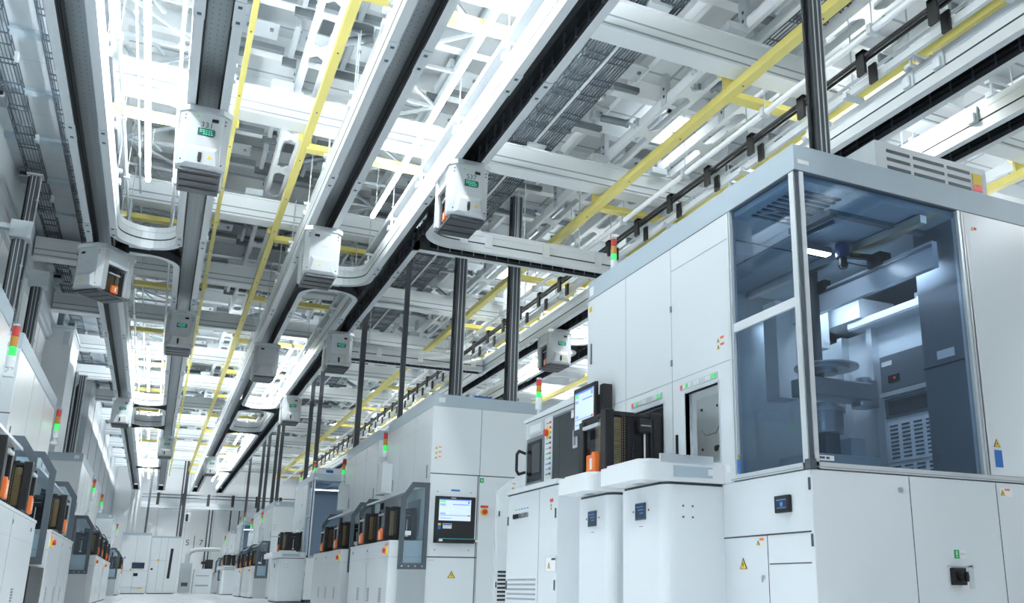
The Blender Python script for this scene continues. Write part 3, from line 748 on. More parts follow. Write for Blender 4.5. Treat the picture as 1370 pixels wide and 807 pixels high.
# ------------------------------------------------------------------ tall glass machine (near one fully detailed)
def glass_tool(x0, y0, label, detail=True, xr=6.2, dep=2.6):
    y1 = y0+dep; TOP = 2.65
    t = thing('glass_process_machine', label, 'machine', (x0, y0, 0), 'tall glass fronted machines')
    # lower cabinet
    b = MB().box(x0, xr, y0, y1, .06, .90, 0, .006).box(x0+.05, xr, y0+.05, y1, 0, .06, 1)
    b.build('lower_cabinet', ['white', 'seam'], t)
    b = MB()
    for x in (x0+.632, x0+1.264, x0+2.2, x0+2.9): b.box(x, x+.004, y0-.0015, y0+.01, .06, .895)
    b.box(x0-.0015, x0+.01, y0+.02, y0+.78, .598, .606).box(x0-.0015, x0+.01, y0+.375, y0+.379, .06, .6).box(x0-.0015, x0+.01, y0+.03, y0+.365, .452, .458)
    b.box(x0-.0015, x0+.01, y0+.779, y0+.783, .06, .9)
    b.build('door_joint', 'seam', t)
    h = MB()
    for z in (.83, .56, .22): h.box(x0-.006, x0, y0+.008, y0+.02, z-.03, z+.03)
    h.build('hinge', 'slate', t)
    d = MB().cyl((x0+.566, y0, .824), (x0+.566, y0-.012, .824), .014, 12).cyl((x0+.566, y0-.012, .824), (x0+.566, y0-.016, .824), .008, 8)
    d.build('door_lock', 'steel', t)
    # ledge frame
    b = MB().box(x0-.006, xr, y0-.006, y0+.05, .905, .937).box(x0-.006, x0+.05, y0-.006, y0+.68, .905, .937)
    b.box(x0-.008, xr, y0-.008, y0+.02, .912, .916, 1).box(x0-.008, x0+.02, y0-.008, y0+.68, .912, .916, 1)
    b.build('ledge_profile', ['alu', 'softseam'], t)
    MB().box(x0-.01, x0+.03, y0-.01, y0+.03, .90, .95).build('corner_cap', 'slate', t)
    # uprights
    MB().box(x0, x0+.03, y0+.014, y0+.055, .937, 2.5).build('upright_profile', 'alu', t)
    MB().box(x0+.030, x0+.058, y0, y0+.03, .937, 2.5).build('upright_profile', 'alu', t)
    MB().box(x0+.008, x0+.030, y0+.006, y0+.014, .937, 2.5).build('corner_gasket', 'slate', t)
    for a, c, w in ((x0, y0+.62, .035), (x0+1.19, y0, .05)):
        u = MB().box(a, a+w, c, c+w, .937, 2.5)
        u.box(a+w*.4, a+w*.6, c-.002, c, .937, 2.5, 1).box(a-.002, a, c+w*.4, c+w*.6, .937, 2.5, 1)
        u.build('upright_profile', ['alu', 'softseam'], t)
    # cornice and roof
    MB().box(x0, xr, y0, y1, 2.5, TOP, 0).box(x0-.001, xr, y0-.001, y1, 2.496, 2.502, 1).build('cornice', ['pale', 'slate'], t)
    MB().box(x0+.025, x0+.10, y0-.002, y0, 2.54, 2.565).box(x0-.002, x0, y1-.1, y1-.03, 2.53, 2.60).build('small_plate', 'paper', t)
    # glazing
    MB().box(x0+.055, x0+1.19, y0+.02, y0+.028, .937, 2.5).build('front_glass', 'tint', t)
    MB().box(x0+.02, x0+.028, y0+.055, y0+.62, .937, 2.5).build('side_glass', 'tint', t)
    MB().box(x0+.004, x0+.018, y0+.052, y0+.62, 1.75, 1.80).build('cross_bar', 'white', t)
    # aisle wall of panels with two load openings
    b = MB(); W = x0+.03
    yA = y0+.655
    b.box(x0, W, yA, y1, 1.6, 2.5)
    o1 = (y0+.79, y0+1.165, 1.03, 1.492); o2 = (y0+1.43, y0+1.90, 1.03, 1.48)
    b.box(x0, W, yA, o1[0], .9, 1.6).box(x0, W, o1[1], o2[0], .9, 1.6).box(x0, W, o2[1], y1, .9, 1.6)
    for o in (o1, o2): b.box(x0, W, o[0], o[1], .9, o[2]).box(x0, W, o[0], o[1], o[3], 1.6)
    aw_ = b.build('aisle_wall', 'white', t)
    b = MB(); e = x0-.0012
    for y in (y0+1.317, y0+1.958): b.box(e, x0+.005, y-.002, y+.002, .9, 2.5)
    b.box(e, x0+.005, yA, y1, 1.596, 1.600).box(e, x0+.005, yA, y0+1.317, 2.335, 2.339)
    b.merge(aw_, 'softseam')
    l = MB()
    for z in (1.72, 2.08): l.box(x0-.008, x0, y0+1.31, y0+1.325, z-.02, z+.02)
    l.box(x0-.006, x0, y1-.08, y1-.06, 1.98, 2.14)
    l.build('latch', 'dsteel', t)
    # closed door in the near opening
    d = MB().box(x0+.05, x0+.06, o1[0], o1[1], o1[2], o1[3])
    d.build('port_door', 'zinc', t)
    d2 = MB().box(x0+.035, x0+.05, o1[0]+.03, o1[1]-.07, o1[2]+.02, o1[3]-.05, 0, .03)
    for yy, zz in ((.07, .1), (.07, .34), (.24, .1), (.24, .34)): d2.cyl((x0+.035, o1[0]+yy, o1[2]+zz), (x0+.03, o1[0]+yy, o1[2]+zz), .008, 8, 1)
    d2.cyl((x0+.035, o1[0]+.09, o1[2]+.09), (x0+.028, o1[0]+.09, o1[2]+.09), .018, 12, 1)
    for a, c in (((.05, .22), (.09, .18)), ((.09, .18), (.2, .18)), ((.2, .18), (.24, .22))): d2.bar((x0+.033, o1[0]+a[0], o1[2]+a[1]), (x0+.033, o1[0]+c[0], o1[2]+c[1]), .006, .006, 2)
    d2.build('inner_plate', ['steel', 'black', 'dsteel'], t)
    fr = MB()
    for o in (o1, o2):
        fr.box(x0-.004, x0+.05, o[0]-.012, o[0], o[2], o[3]+.012).box(x0-.004, x0+.05, o[1], o[1]+.012, o[2], o[3]+.012).box(x0-.004, x0+.05, o[0], o[1], o[3], o[3]+.012)
    fr.build('port_frame', 'zinc', t)
    MB().box(x0+.06, x0+.08, o2[0], o2[1], o2[2], o2[3]).build('port_shutter', 'charcoal', t)
    # status strips
    for s, (ya, yb) in enumerate(((y0+.797, y0+1.215), (y0+1.45, y0+1.865))):
        p = MB().box(x0-.006, x0, ya, yb, 1.518, 1.556, 0).build('status_strip', 'zinc', t)
        seq = ('led', 'led', 'ledw', 'ledw', None, None, 'ledw', 'ledw', None, 'ledw', 'led', 'ledw', 'ledr')
        n = len(seq)
        for i, m_ in enumerate(seq):
            if m_:
                a = ya+(yb-ya)*(i+.15)/n; MB().box(x0-.008, x0-.006, a, a+(yb-ya)*.7/n, 1.524, 1.55).build('indicator', m_, p)
    g = MB()
    for y in (y0+1.255, y0+1.43): g.box(x0-.012, x0, y, y+.014, 1.12, 1.25)
    g.build('grip_slot', 'black', t)
    # right hand front door
    b = MB().box(x0+1.245, xr, y0+.0, y0+.03, .94, 2.5).box(x0+1.232, x0+1.245, y0+.0, y0+.03, .94, 2.5, 1)
    b.build('front_door', ['white', 'alu'], t)
    s = MB(); warn_tri(s, x0+1.31, 1.12, y0, .026, 'Y', 0, 1)
    s.box(x0+1.285, x0+1.342, y0-.002, y0, .985, 1.08, 2); warn_tri(s, x0+1.30, 2.40, y0, .012, 'Y', 0, 1); s.box(x0+1.315, x0+1.335, y0-.002, y0, 2.395, 2.41, 3)
    s.box(x0+1.29, x0+1.39, y0-.002, y0, .822, .872, 4).box(x0+1.33, x0+1.37, y0-.003, y0-.002, .857, .868, 5); warn_tri(s, x0+1.312, .845, y0-.001, .018, 'Y', 0, 1)
    s.build('safety_sticker', ['warn', 'black', 'blue', 'red', 'paper', 'orange'], t)
    # back and interior
    b = MB().box(x0+.03, xr, y1-.03, y1, .9, 2.5).box(xr-.03, xr, y0, y1, .9, 2.5).box(x0+.03, xr, y0+.05, y1, .90, .925)
    b.build('rear_wall', 'white', t)
    c = MB().box(x0+.03, xr, y0+.03, y1, 2.46, 2.495)
    for i in range(9): c.box(x0+.1, x0+.42, y0+.12+.05*i, y0+.14+.05*i, 2.452, 2.46, 1)
    c.box(x0+.5, x0+.51, y0+.3, y1, 2.455, 2.46, 1).box(x0+.03, x0+1.5, y0+.9, y0+.91, 2.455, 2.46, 1).box(x0+.95, x0+.96, y0+.1, y1, 2.455, 2.46, 1)
    c.build('inner_ceiling', ['pale', 'slate'], t)
    if detail:
        # decals on the lower panels
        s = MB(); warn_tri(s, y0+.60, .463, x0, .034, 'X', 0, 1)
        s.box(x0-.002, x0, y0+.41, y0+.445, .575, .588, 2); warn_tri(s, y0+.46, .565, x0, .014, 'X', 0, 1)
        s.box(x0+.905, x0+.94, y0-.002, y0, .487, .532, 3).box(x0+.919, x0+.926, y0-.003, y0-.002, .505, .526, 4).box(x0+.919, x0+.926, y0-.003, y0-.002, .494, .500, 4)
        s.box(x0+.945, x0+.985, y0-.002, y0, .487, .532, 4).box(x0+.95, x0+.98, y0-.003, y0-.002, .51, .513, 5)
        s.build('panel_sticker', ['warn', 'black', 'orange', 'green', 'paper', 'softseam'], t)
        p = MB().box(x0-.022, x0, y0+.16, y0+.28, .703, .79, 0, .006).build('touch_panel', 'black', t)
        MB().box(x0-.024, x0-.022, y0+.175, y0+.262, .722, .775).build('screen', 'scrn', p)
        MB().box(x0-.026, x0-.024, y0+.205, y0+.225, .735, .755).box(x0-.026, x0-.024, y0+.18, y0+.255, .764, .769).box(x0-.026, x0-.024, y0+.18, y0+.25, .726, .729).build('screen_glyph', 'scrt', p)
        r = MB().box(x0+.85, x0+1.03, y0-.001, y0+.0, .335, .452, 1).box(x0+.995, x0+1.03, y0-.004, y0-.001, .335, .452, 0).box(x0+.85, x0+1.03, y0-.004, y0-.001, .445, .452, 2)
        r.build('switch_recess', ['zinc', 'paper', 'zinc'], t)
        MB().box(x0+.862, x0+.952, y0-.03, y0, .353, .44, 0, .006).cyl((x0+.91, y0-.03, .395), (x0+.91, y0-.06, .395), .026, 14).box(x0+.903, x0+.917, y0-.075, y0-.055, .37, .42, 0, .004).cyl((x0+.935, y0-.032, .395), (x0+.935, y0-.034, .395), .014, 12, 1).build('main_switch', ['black', 'paper'], t)
        MB().cyl((x0, y0+.42, .39), (x0-.012, y0+.42, .39), .011, 10).box(x0-.016, x0-.01, y0+.414, y0+.426, .365, .395).build('cabinet_key', 'steel', t)
        s = MB().box(x0-.002, x0, y0+.69, y0+.73, .96, 1.0, 0); s.box(x0-.002, x0, y0+.595, y0+.625, .945, 1.02, 1); warn_tri(s, y0+.61, 1.035, x0, .014, 'X', 2, 3)
        s.box(x0-.002, x0, y1-.08, y1-.03, 2.40, 2.44, 2)
        for z in (1.70, 1.74): warn_tri(s, y0+.78, z, x0, .014, 'X', 2, 3); s.box(x0-.002, x0, y0+.72, y0+.755, z+.004, z+.018, 4)
        s.build('wall_sticker', ['paper', 'blue', 'warn', 'black', 'orange'], t)
        MB().box(x0+.04, x0+.16, y0+.012, y0+.018, .95, .975, 0).box(x0+.07, x0+.10, y0+.010, y0+.012, .957, .968, 1).box(x0+.11, x0+.13, y0+.010, y0+.012, .957, .968, 1).build('name_plate', ['paper', 'slate'], t)
        # interior equipment behind the glass
        MB().bar((3.28, 3.77, 2.45), (4.03, 3.77, 2.45), .045, .03).build('gantry_rail', 'dsteel', t)
        MB().bar((3.30, 3.75, 2.44), (3.27, 4.10, 2.44), .05, .035).cyl((3.34, 3.80, 2.41), (3.32, 4.05, 2.41), .014, 10).build('gantry_rail', 'dsteel', t)
        MB().tube([(2.95, 3.98, 2.46), (3.05, 3.88, 2.46), (3.15, 3.83, 2.46), (3.28, 3.80, 2.46)], .014, 8).build('cable_loop', 'dsteel', t)
        MB().bar((3.80, 3.55, 2.42), (3.72, 5.2, 2.42), .05, .05).build('gantry_rail', 'steel', t)
        lb = MB().box(3.37, 3.64, 4.17, 4.24, 2.392, 2.43).build('light_bar', 'dsteel', t)
        MB().box(3.37, 3.64, 4.18, 4.23, 2.385, 2.392).build('lit_strip', 'intlamp', lb)
        lb = MB().box(3.94, 3.98, 3.7, 5.3, 2.255, 2.29).build('light_bar', 'dsteel', t)  # extra bar hidden behind the beam cover, added to brighten the interior
        MB().box(3.945, 3.975, 3.75, 5.25, 2.248, 2.255).build('lit_strip', 'intlamp', lb)
        cm = MB().cyl((3.68, 4.12, 2.44), (3.68, 4.12, 2.35), .045, 16).build('inspection_camera', 'navy', t)
        MB().cyl((3.68, 4.12, 2.35), (3.68, 4.12, 2.28), .026, 12).cyl((3.68, 4.12, 2.31), (3.68, 4.12, 2.295), .032, 12).build('lens', 'black', cm)
        MB().bar((3.70, 4.12, 2.37), (3.90, 4.02, 2.35), .035, .03).box(3.84, 3.93, 3.96, 4.08, 2.29, 2.37).box(3.84, 3.90, 4.5, 4.62, 2.27, 2.35).build('cross_slide', 'black', t)
        MB().box(3.86, 3.90, 3.56, 5.2, 2.14, 2.30).box(3.85, 3.86, 3.56, 5.2, 2.265, 2.28, 1).build('beam_cover', ['white', 'dsteel'], t)
        # column, wafer disk and arm
        MB().cyl((x0+1.0, y0+1.12, 1.74), (x0+1.0, y0+1.12, 2.46), .045, 16).cyl((x0+1.0, y0+1.12, 1.62), (x0+1.0, y0+1.12, 1.74), .05, 16).build('black_column', 'charcoal', t)
        MB().cyl((x0+1.0, y0+1.02, 1.73), (x0+1.0, y0+1.02, 1.742), .21, 32).cyl((x0+1.0, y0+1.02, 1.715), (x0+1.0, y0+1.02, 1.73), .15, 28).cyl((x0+1.0, y0+1.02, 1.69), (x0+1.0, y0+1.02, 1.715), .07, 20).build('wafer_stage', 'steel', t)
        MB().box(x0+.78, x0+1.32, y0+.94, y0+1.12, 1.53, 1.65, 0, .01).cyl((x0+1.32, y0+1.03, 1.50), (x0+1.32, y0+1.03, 1.67), .09, 24).cyl((x0+1.32, y0+1.03, 1.67), (x0+1.32, y0+1.03, 1.70), .05, 20).build('transfer_arm', 'steel', t)
        MB().cyl((x0+1.0, y0+1.05, 1.30), (x0+1.0, y0+1.05, 1.46), .11, 28).cyl((x0+1.0, y0+1.05, 1.46), (x0+1.0, y0+1.05, 1.50), .085, 24).cyl((x0+1.0, y0+1.05, 1.44), (x0+1.0, y0+1.05, 1.465), .125, 28).build('arm_motor', 'steel', t)
        MB().box(x0+.94, x0+1.06, y0+1.0, y0+1.1, 1.14, 1.30).build('motor_stem', 'dsteel', t)
        MB().box(x0+.72, x0+1.25, y0+.85, y0+1.2, .93, 1.14, 0, .01).box(x0+1.06, x0+1.18, y0+.9, y0+1.1, 1.14, 1.26).build('motor_pedestal', 'pale', t)
        # inner wall of equipment facing the aisle
        X = x0+1.45
        MB().box(X, X+.05, y0+.36, y0+2.4, .93, 2.06).build('equipment_wall', 'white', t)
        MB().box(X-.12, X, y0+.40, y0+1.15, 2.06, 2.12).box(X-.13, X-.12, y0+.40, y0+1.15, 2.07, 2.11, 1).build('equipment_top_rail', ['white', 'paper'], t)
        c = MB()
        for yy in (y0+1.0, y0+1.3, y0+1.62, y0+1.95): c.box(X-.06, X, yy, yy+.05, .93, 2.06)
        c.build('equipment_upright', 'alu', t)
        MB().box(X-.03, X, y0+.42, y0+.97, 1.60, 1.84).box(X-.035, X-.03, y0+.86, y0+.95, 1.77, 1.80, 1).box(X-.035, X-.03, y0+.80, y0+.90, 1.65, 1.70, 2).box(X-.037, X-.035, y0+.83, y0+.85, 1.67, 1.685, 3).build('control_module', ['dsteel', 'paper', 'black', 'ledr'], t)
        MB().box(X-.05, X, y0+.42, y0+.97, 1.56, 1.59).box(X-.012, X, y0+.42, y0+.97, 1.42, 1.55, 1).box(X-.02, X-.012, y0+.44, y0+.93, 1.44, 1.53, 2).build('drawer_module', ['alu', 'dsteel', 'charcoal'], t)
        v = MB().box(X-.02, X, y0+.42, y0+.97, 1.13, 1.39).box(X-.02, X, y0+.42, y0+.97, .95, 1.11)
        for r_ in range(9):
            z = 1.15+.026*r_
            for i in range(5): v.box(X-.023, X-.019, y0+.44+.105*i, y0+.51+.105*i, z, z+.011, 1)
        for r_ in range(6):
            z = .96+.026*r_
            for i in range(5): v.box(X-.023, X-.019, y0+.44+.105*i, y0+.51+.105*i, z, z+.011, 1)
        v.build('vent_panel', ['white', 'slate'], t)
        MB().box(x0+1.19, x0+1.22, y0+.05, y0+.36, .937, 2.46).box(x0+1.184, x0+1.19, y0+.05, y0+.36, 1.60, 1.606, 1).box(x0+1.186, x0+1.19, y0+.12, y0+.25, 1.64, 1.69, 2).build('metal_jamb', ['dsteel', 'black', 'paper'], t)
        MB().box(x0+.9, x0+1.06, y0+1.4, y0+1.55, 1.6, 2.3).box(x0+1.08, x0+1.24, y0+1.25, y0+1.42, 1.95, 2.3).box(x0+1.30, x0+1.62, y0+1.0, y0+1.4, 2.12, 2.26).build('electronics_box', 'white', t)
        MB().box(X-.02, X+.04, y0+.45, y0+.62, 2.12, 2.2).box(X-.024, X-.02, y0+.55, y0+.6, 2.15, 2.17, 1).box(X-.024, X-.02, y0+.49, y0+.51, 2.15, 2.17, 2).build('signal_box', ['dsteel', 'paper', 'led'], t)
        MB().box(x0+.03, X, y1-.8, y1-.77, .93, 2.46).build('inner_back_panel', 'pale', t)
        # roof unit
        b = MB().box(x0+.84, x0+1.79, y0+.26, y0+1.0, TOP, TOP+.35, 0, .006)
        for a, w in ((.93, .19), (1.15, .26), (1.44, .2)):
            for i in range(4): b.box(x0+a, x0+a+w, y0+.257, y0+.262, TOP+.12+.055*i, TOP+.14+.055*i, 1)
        for a in (.9, 1.2, 1.5, 1.75): b.cyl((x0+a, y0+.26, TOP+.06), (x0+a, y0+.254, TOP+.06), .006, 8, 1)
        b.build('roof_fan_box', ['beam', 'slate'], t)
        MB().box(x0+1.66, x0+1.74, y0+.254, y0+.258, TOP+.22, TOP+.30, 0).box(x0+1.66, x0+1.74, y0+.254, y0+.258, TOP+.18, TOP+.215, 1).build('roof_box_sticker', ['warn', 'ledr'], t)
        b = MB()
        for x in (x0+1.3, x0+1.9, x0+2.4): b.cyl((x, y0+.1, TOP), (x, y0+.1, TOP+.012), .012, 8)
        for i in range(6): b.cyl((x0+.1, y0+.3+.4*i, TOP), (x0+.1, y0+.3+.4*i, TOP+.02), .012, 8)
        b.build('roof_bolt', 'slate', t)
        stack_light(t, x0+.07, y0+2.29, TOP, .18, .022, .0)
    else:
        MB().box(x0+.1, x0+.75, y0+.3, y0+1.2, TOP, TOP+.17, 0, .02).box(x0+.3, x0+.45, y0+.297, y0+.301, TOP+.06, TOP+.12, 1).build('roof_fan_box', ['white', 'blue'], t)
        lb = MB().box(x0+.10, x0+.9, y0+.73, y0+.80, 2.385, 2.42).build('light_bar', 'zinc', t)
        MB().box(x0+.10, x0+.9, y0+.74, y0+.79, 2.378, 2.385).build('lit_strip', 'intlamp', lb)
        MB().box(x0+1.2, x0+1.25, y0+.3, y1-.1, .93, 2.3).build('equipment_wall', 'pale', t)
        stack_light(t, x0+.07, y0+.4, TOP, .2, .024, .0)
        stack_light(t, x0+.07, y1-.2, TOP, .2, .024, .0)
    return t
X0, Y0 = 2.827, 3.493
glass_tool(X0, Y0, 'tall white machine with blue tinted corner glass at the right foreground')
glass_tool(2.86, 19.95, 'white machine with blue glass front farther down the right row, behind the console machine', False, 4.6)
glass_tool(2.86, 36.4, 'most distant glass fronted machine of the right row near the back wall', False, 4.4)

# ------------------------------------------------------------------ pedestal load ports
def load_port(x0, x1, y0, y1, label, near=True):
    """x0 pedestal face, x1 machine wall; tray overhangs towards the aisle"""
    t = thing('load_port', label, 'load port', (x0, y0, 0), 'pedestal load ports')
    c = .07
    def rc(x, y, r, n=6): return [(x+r-r*math.cos(PI/2*i/n), y+r-r*math.sin(PI/2*i/n)) for i in range(n, -1, -1)]
    MB().prism([(x1, y0), (x1, y1), (x0, y1)]+rc(x0, y0, c)[::-1], 'Z', .03, .885).build('pedestal', 'white', t)
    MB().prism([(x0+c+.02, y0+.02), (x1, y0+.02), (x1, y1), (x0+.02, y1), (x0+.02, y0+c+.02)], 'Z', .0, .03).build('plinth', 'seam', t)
    a = x0-.165
    tr = MB().prism([(x1, y0-.02), (x1, y1-.04), (a, y1-.04)]+rc(a, y0-.02, .06)[::-1], 'Z', .90, 1.0)
    tr.prism([(a+.08, y0+.0), (x1, y0+.0), (x1, y1-.06), (a+.03, y1-.06), (a+.03, y0+.05)], 'Z', 1.0, 1.018)
    tr.build('tray', 'white2', t)
    MB().box(x0+.05, x1-.08, y0-.023, y0-.019, .925, .985, 0).box(x1-.11, x1-.08, y0-.026, y0-.022, .94, .975, 1).build('tray_inset', ['pale', 'paper'], t)
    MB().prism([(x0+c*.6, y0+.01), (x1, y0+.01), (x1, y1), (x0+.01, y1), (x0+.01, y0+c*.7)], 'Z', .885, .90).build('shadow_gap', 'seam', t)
    g = MB().box(a+.1, x1-.02, y0+.05, y1-.06, 1.018, 1.024)
    for i in range(3): g.cyl((x0+.08+.12*i, y0+.12+.11*(i % 2), 1.02), (x0+.08+.12*i, y0+.12+.11*(i % 2), 1.04), .014, 10)
    g.build('pod_plate', 'zinc', t)
    MB().box(x0-.02, x0+.32, y0-.005, y0+.012, 1.0, 1.05).build('side_rail', 'alu', t)
    ym = (y0+y1)/2+.02
    p = MB().box(x0-.008, x0, ym-.06, ym+.06, .705, .80, 0, .003).build('touch_panel', 'slate', t)
    MB().box(x0-.0095, x0-.008, ym-.052, ym+.052, .713, .792).build('screen', 'scrn', p)
    d = MB()
    for i in range(3): d.box(x0-.011, x0-.0095, ym-.045, ym+.04-.02*i, .775-.018*i, .781-.018*i)
    d.build('screen_glyph', 'scrt', p)
    s = MB()
    for y in (ym-.09, ym+.09): s.cyl((x0, y, .755), (x0-.003, y, .755), .006, 8)
    for x, z in ((.12, .77), (.12, .71), (.18, .77), (.18, .71), (.26, .25), (.26, .2)): s.cyl((x0+x, y0, z), (x0+x, y0-.003, z), .006, 8)
    s.box(x0-.002, x0, ym-.02, ym+.02, .668, .671)
    s.build('screw', 'slate', t)
    v = MB().box(a+.1, a+.14, y0+.15, y0+.24, .898, .90); v.build('tray_vent', 'softseam', t)
    return t
load_port(2.445, 2.827, 4.27, 4.755, 'empty white pedestal load port nearest the glass corner, its tray below a closed metal door')
load_port(2.445, 2.827, 4.93, 5.37, 'white pedestal load port carrying the large black wafer pod')
place_pod(2.62, 5.13, 1.03, 0, 'large black wafer pod with orange tag on the foreground load port', 'wafer pods on load ports', 1.0)
load_port(2.36, 2.86, 20.2, 21.6, 'distant white pedestal load port beside the second glass machine')
place_pod(2.56, 20.55, 1.045, 0, 'black wafer pod on the distant pedestal port beside the second glass machine')
load_port(2.36, 2.86, 36.7, 37.6, 'most distant pedestal load port of the right row')
place_pod(2.56, 37.0, 1.045, 0, 'black wafer pod on the most distant pedestal port of the right row')
# ------------------------------------------------------------------ cabinet with smoked doors behind the foreground machine
def smoked_cabinet():
    t = thing('smoked_door_cabinet', 'white cabinet with smoked glass doors, coloured buttons and a big black door handle', 'machine', (2.6, 6.1, 0))
    MB().box(2.6, 3.6, 6.1, 7.155, .08, 1.065, 0, .006).box(2.64, 3.6, 6.1, 7.1, 0, .08, 1).build('lower_cabinet', ['white', 'seam'], t)
    MB().box(2.585, 3.6, 6.1, 7.17, 1.072, 1.11).box(2.6, 3.6, 6.1, 7.155, 1.062, 1.072, 1).build('ledge', ['white', 'seam'], t)
    MB().box(2.80, 3.6, 6.1, 7.30, 1.11, 1.72, 0).prism([(6.1, 1.72), (7.32, 1.72), (7.32, 1.745), (6.1, 1.78)], 'X', 2.785, 3.6).box(2.797, 2.8, 6.1, 7.31, 1.715, 1.722, 1).build('upper_cabinet', ['white', 'seam'], t)
    j = MB().box(2.598, 2.605, 6.45, 6.454, .08, 1.06)
    for y, z in ((6.12, .86), (6.12, .35), (7.12, .86), (7.12, .35)): j.box(2.592, 2.6, y, y+.014, z-.035, z+.035, 1)
    j.build('door_joint', ['softseam', 'slate'], t)
    d = MB().box(2.786, 2.80, 6.86, 7.24, 1.15, 1.565).build('glass_door', 'dsteel', t)
    MB().box(2.783, 2.786, 6.89, 7.21, 1.19, 1.53).box(2.781, 2.783, 6.92, 7.10, 1.26, 1.50, 1).build('pane', ['smoke', 'charcoal'], d)
    MB().tube([(2.79, 7.27, 1.45), (2.73, 7.27, 1.47), (2.71, 7.27, 1.44), (2.71, 7.27, 1.30), (2.73, 7.27, 1.27), (2.79, 7.27, 1.29)], .013, 8).build('handle', 'black', d)
    d = MB().box(2.786, 2.80, 6.12, 6.665, 1.12, 1.68).build('glass_door', 'dsteel', t)
    MB().box(2.782, 2.786, 6.14, 6.645, 1.14, 1.66).build('pane', 'smoke', d)
    MB().box(2.776, 2.782, 6.16, 6.24, 1.36, 1.50, 0).box(2.772, 2.776, 6.185, 6.215, 1.38, 1.48, 1).box(2.778, 2.782, 6.15, 6.28, 1.60, 1.66, 2).build('latch', ['zinc', 'dsteel', 'paper'], d)
    s = MB().box(2.79, 2.80, 6.69, 6.84, 1.13, 1.69).build('control_strip', 'white2', t)
    MB().cyl((2.79, 6.765, 1.56), (2.78, 6.765, 1.56), .045, 16, 1).cyl((2.78, 6.765, 1.56), (2.755, 6.765, 1.56), .028, 14, 0).build('emergency_stop', ['red', 'warn'], s)
    for i, m_ in enumerate(('red', 'red', 'green', 'slate', 'slate', 'red', 'green', 'green', 'blue', 'blue', 'slate')):
        z = 1.64-.042*i; MB().box(2.786, 2.79, 6.705, 6.735, z-.009, z+.009).build('button', m_, s); MB().box(2.7885, 2.79, 6.75, 6.81, z-.004, z+.004).build('button_label', 'softseam' if i % 2 else m_, s)
    p = MB().box(2.785, 2.80, 6.88, 7.2, 1.59, 1.69).build('display_panel', 'zinc', t)
    MB().box(2.783, 2.785, 6.92, 7.16, 1.61, 1.67).build('screen', 'ledw', p)
    for i in range(5):
        MB().cyl((2.6, 6.70+.065*i, .885), (2.58, 6.70+.065*i, .885), .02, 12).box(2.575, 2.582, 6.696+.065*i, 6.704+.065*i, .868, .902).build('selector_knob', 'black' if i > 2 else 'dsteel', t)
    l = MB()
    for i in range(5): l.box(2.598, 2.6, 6.68+.065*i, 6.715+.065*i, .935, .943, 0 if i > 2 else 1)
    l.box(2.598, 2.6, 6.18, 6.24, .945, .97, 2)
    for z in (.90, .925): warn_tri(l, 6.22, z, 2.6, .011, 'X', 3, 4)
    l.build('label', ['green', 'blue', 'red', 'warn', 'black'], t)
    r = MB().box(2.596, 2.6, 5.9+.2, 6.32, .44, .56, 0).box(2.594, 2.596, 6.11, 6.28, .45, .545, 1).box(2.592, 2.594, 6.11, 6.18, .525, .54, 3)
    warn_tri(r, 6.23, .49, 2.594, .025, 'X', 2, 3)
    r.build('recessed_label', ['zinc', 'paper', 'warn', 'black'], t)
    v = MB()
    for i in range(5):
        for k in range(26): v.box(2.597, 2.6, 6.5+.024*k, 6.515+.024*k, .24+.036*i, .255+.036*i)
    v.build('vent_holes', 'softseam', t)
    stack_light(t, 2.88, 7.22, 1.75, .17, .024, .09)
    m = MB().box(-.012, .012, -.2, .2, -.2, .2).build('monitor', 'black', None)
    bpy.data.objects.remove(m)
    m = MB().box(2.70, 2.725, 5.68, 6.06, 1.42, 1.77, 0, .006).box(2.725, 2.80, 5.8, 5.95, 1.5, 1.7).build('monitor', 'black', t)
    MB().box(2.698, 2.70, 5.71, 6.03, 1.46, 1.735).build('screen', 'screen', m)
    screen_rows(m, 5.71, 6.03, 1.46, 1.735, 2.698, 'L', 3)
    MB().box(2.73, 2.80, 5.61, 5.67, 1.55, 1.74).build('monitor_arm', 'black', t)
smoked_cabinet()
t = thing('slant_top_panel', 'narrow white upright panel with slanted top and black vent slots beside the console machine', 'panel', (2.9, 8.2, 0))
MB().prism([(2.87, .0), (3.2, .0), (3.2, 1.4), (3.06, 1.36), (2.87, 1.22)], 'Y', 8.2, 8.24).build('housing', 'white', t)
v = MB()
for i in range(8): v.box(2.90, 2.985, 8.195, 8.2, .21+.036*i, .228+.036*i)
v.build('vent_slots', 'black', t)
l = MB().box(2.89, 2.90, 8.19, 8.2, .98, 1.03).box(2.88, 2.89, 8.19, 8.2, .33, .38)
l.build('hinge', 'black', t)
l = MB(); warn_tri(l, 3.03, 1.25, 8.2, .018); l.box(3.02, 3.05, 8.198, 8.2, 1.29, 1.30, 2); l.build('sticker', ['warn', 'black', 'orange'], t)

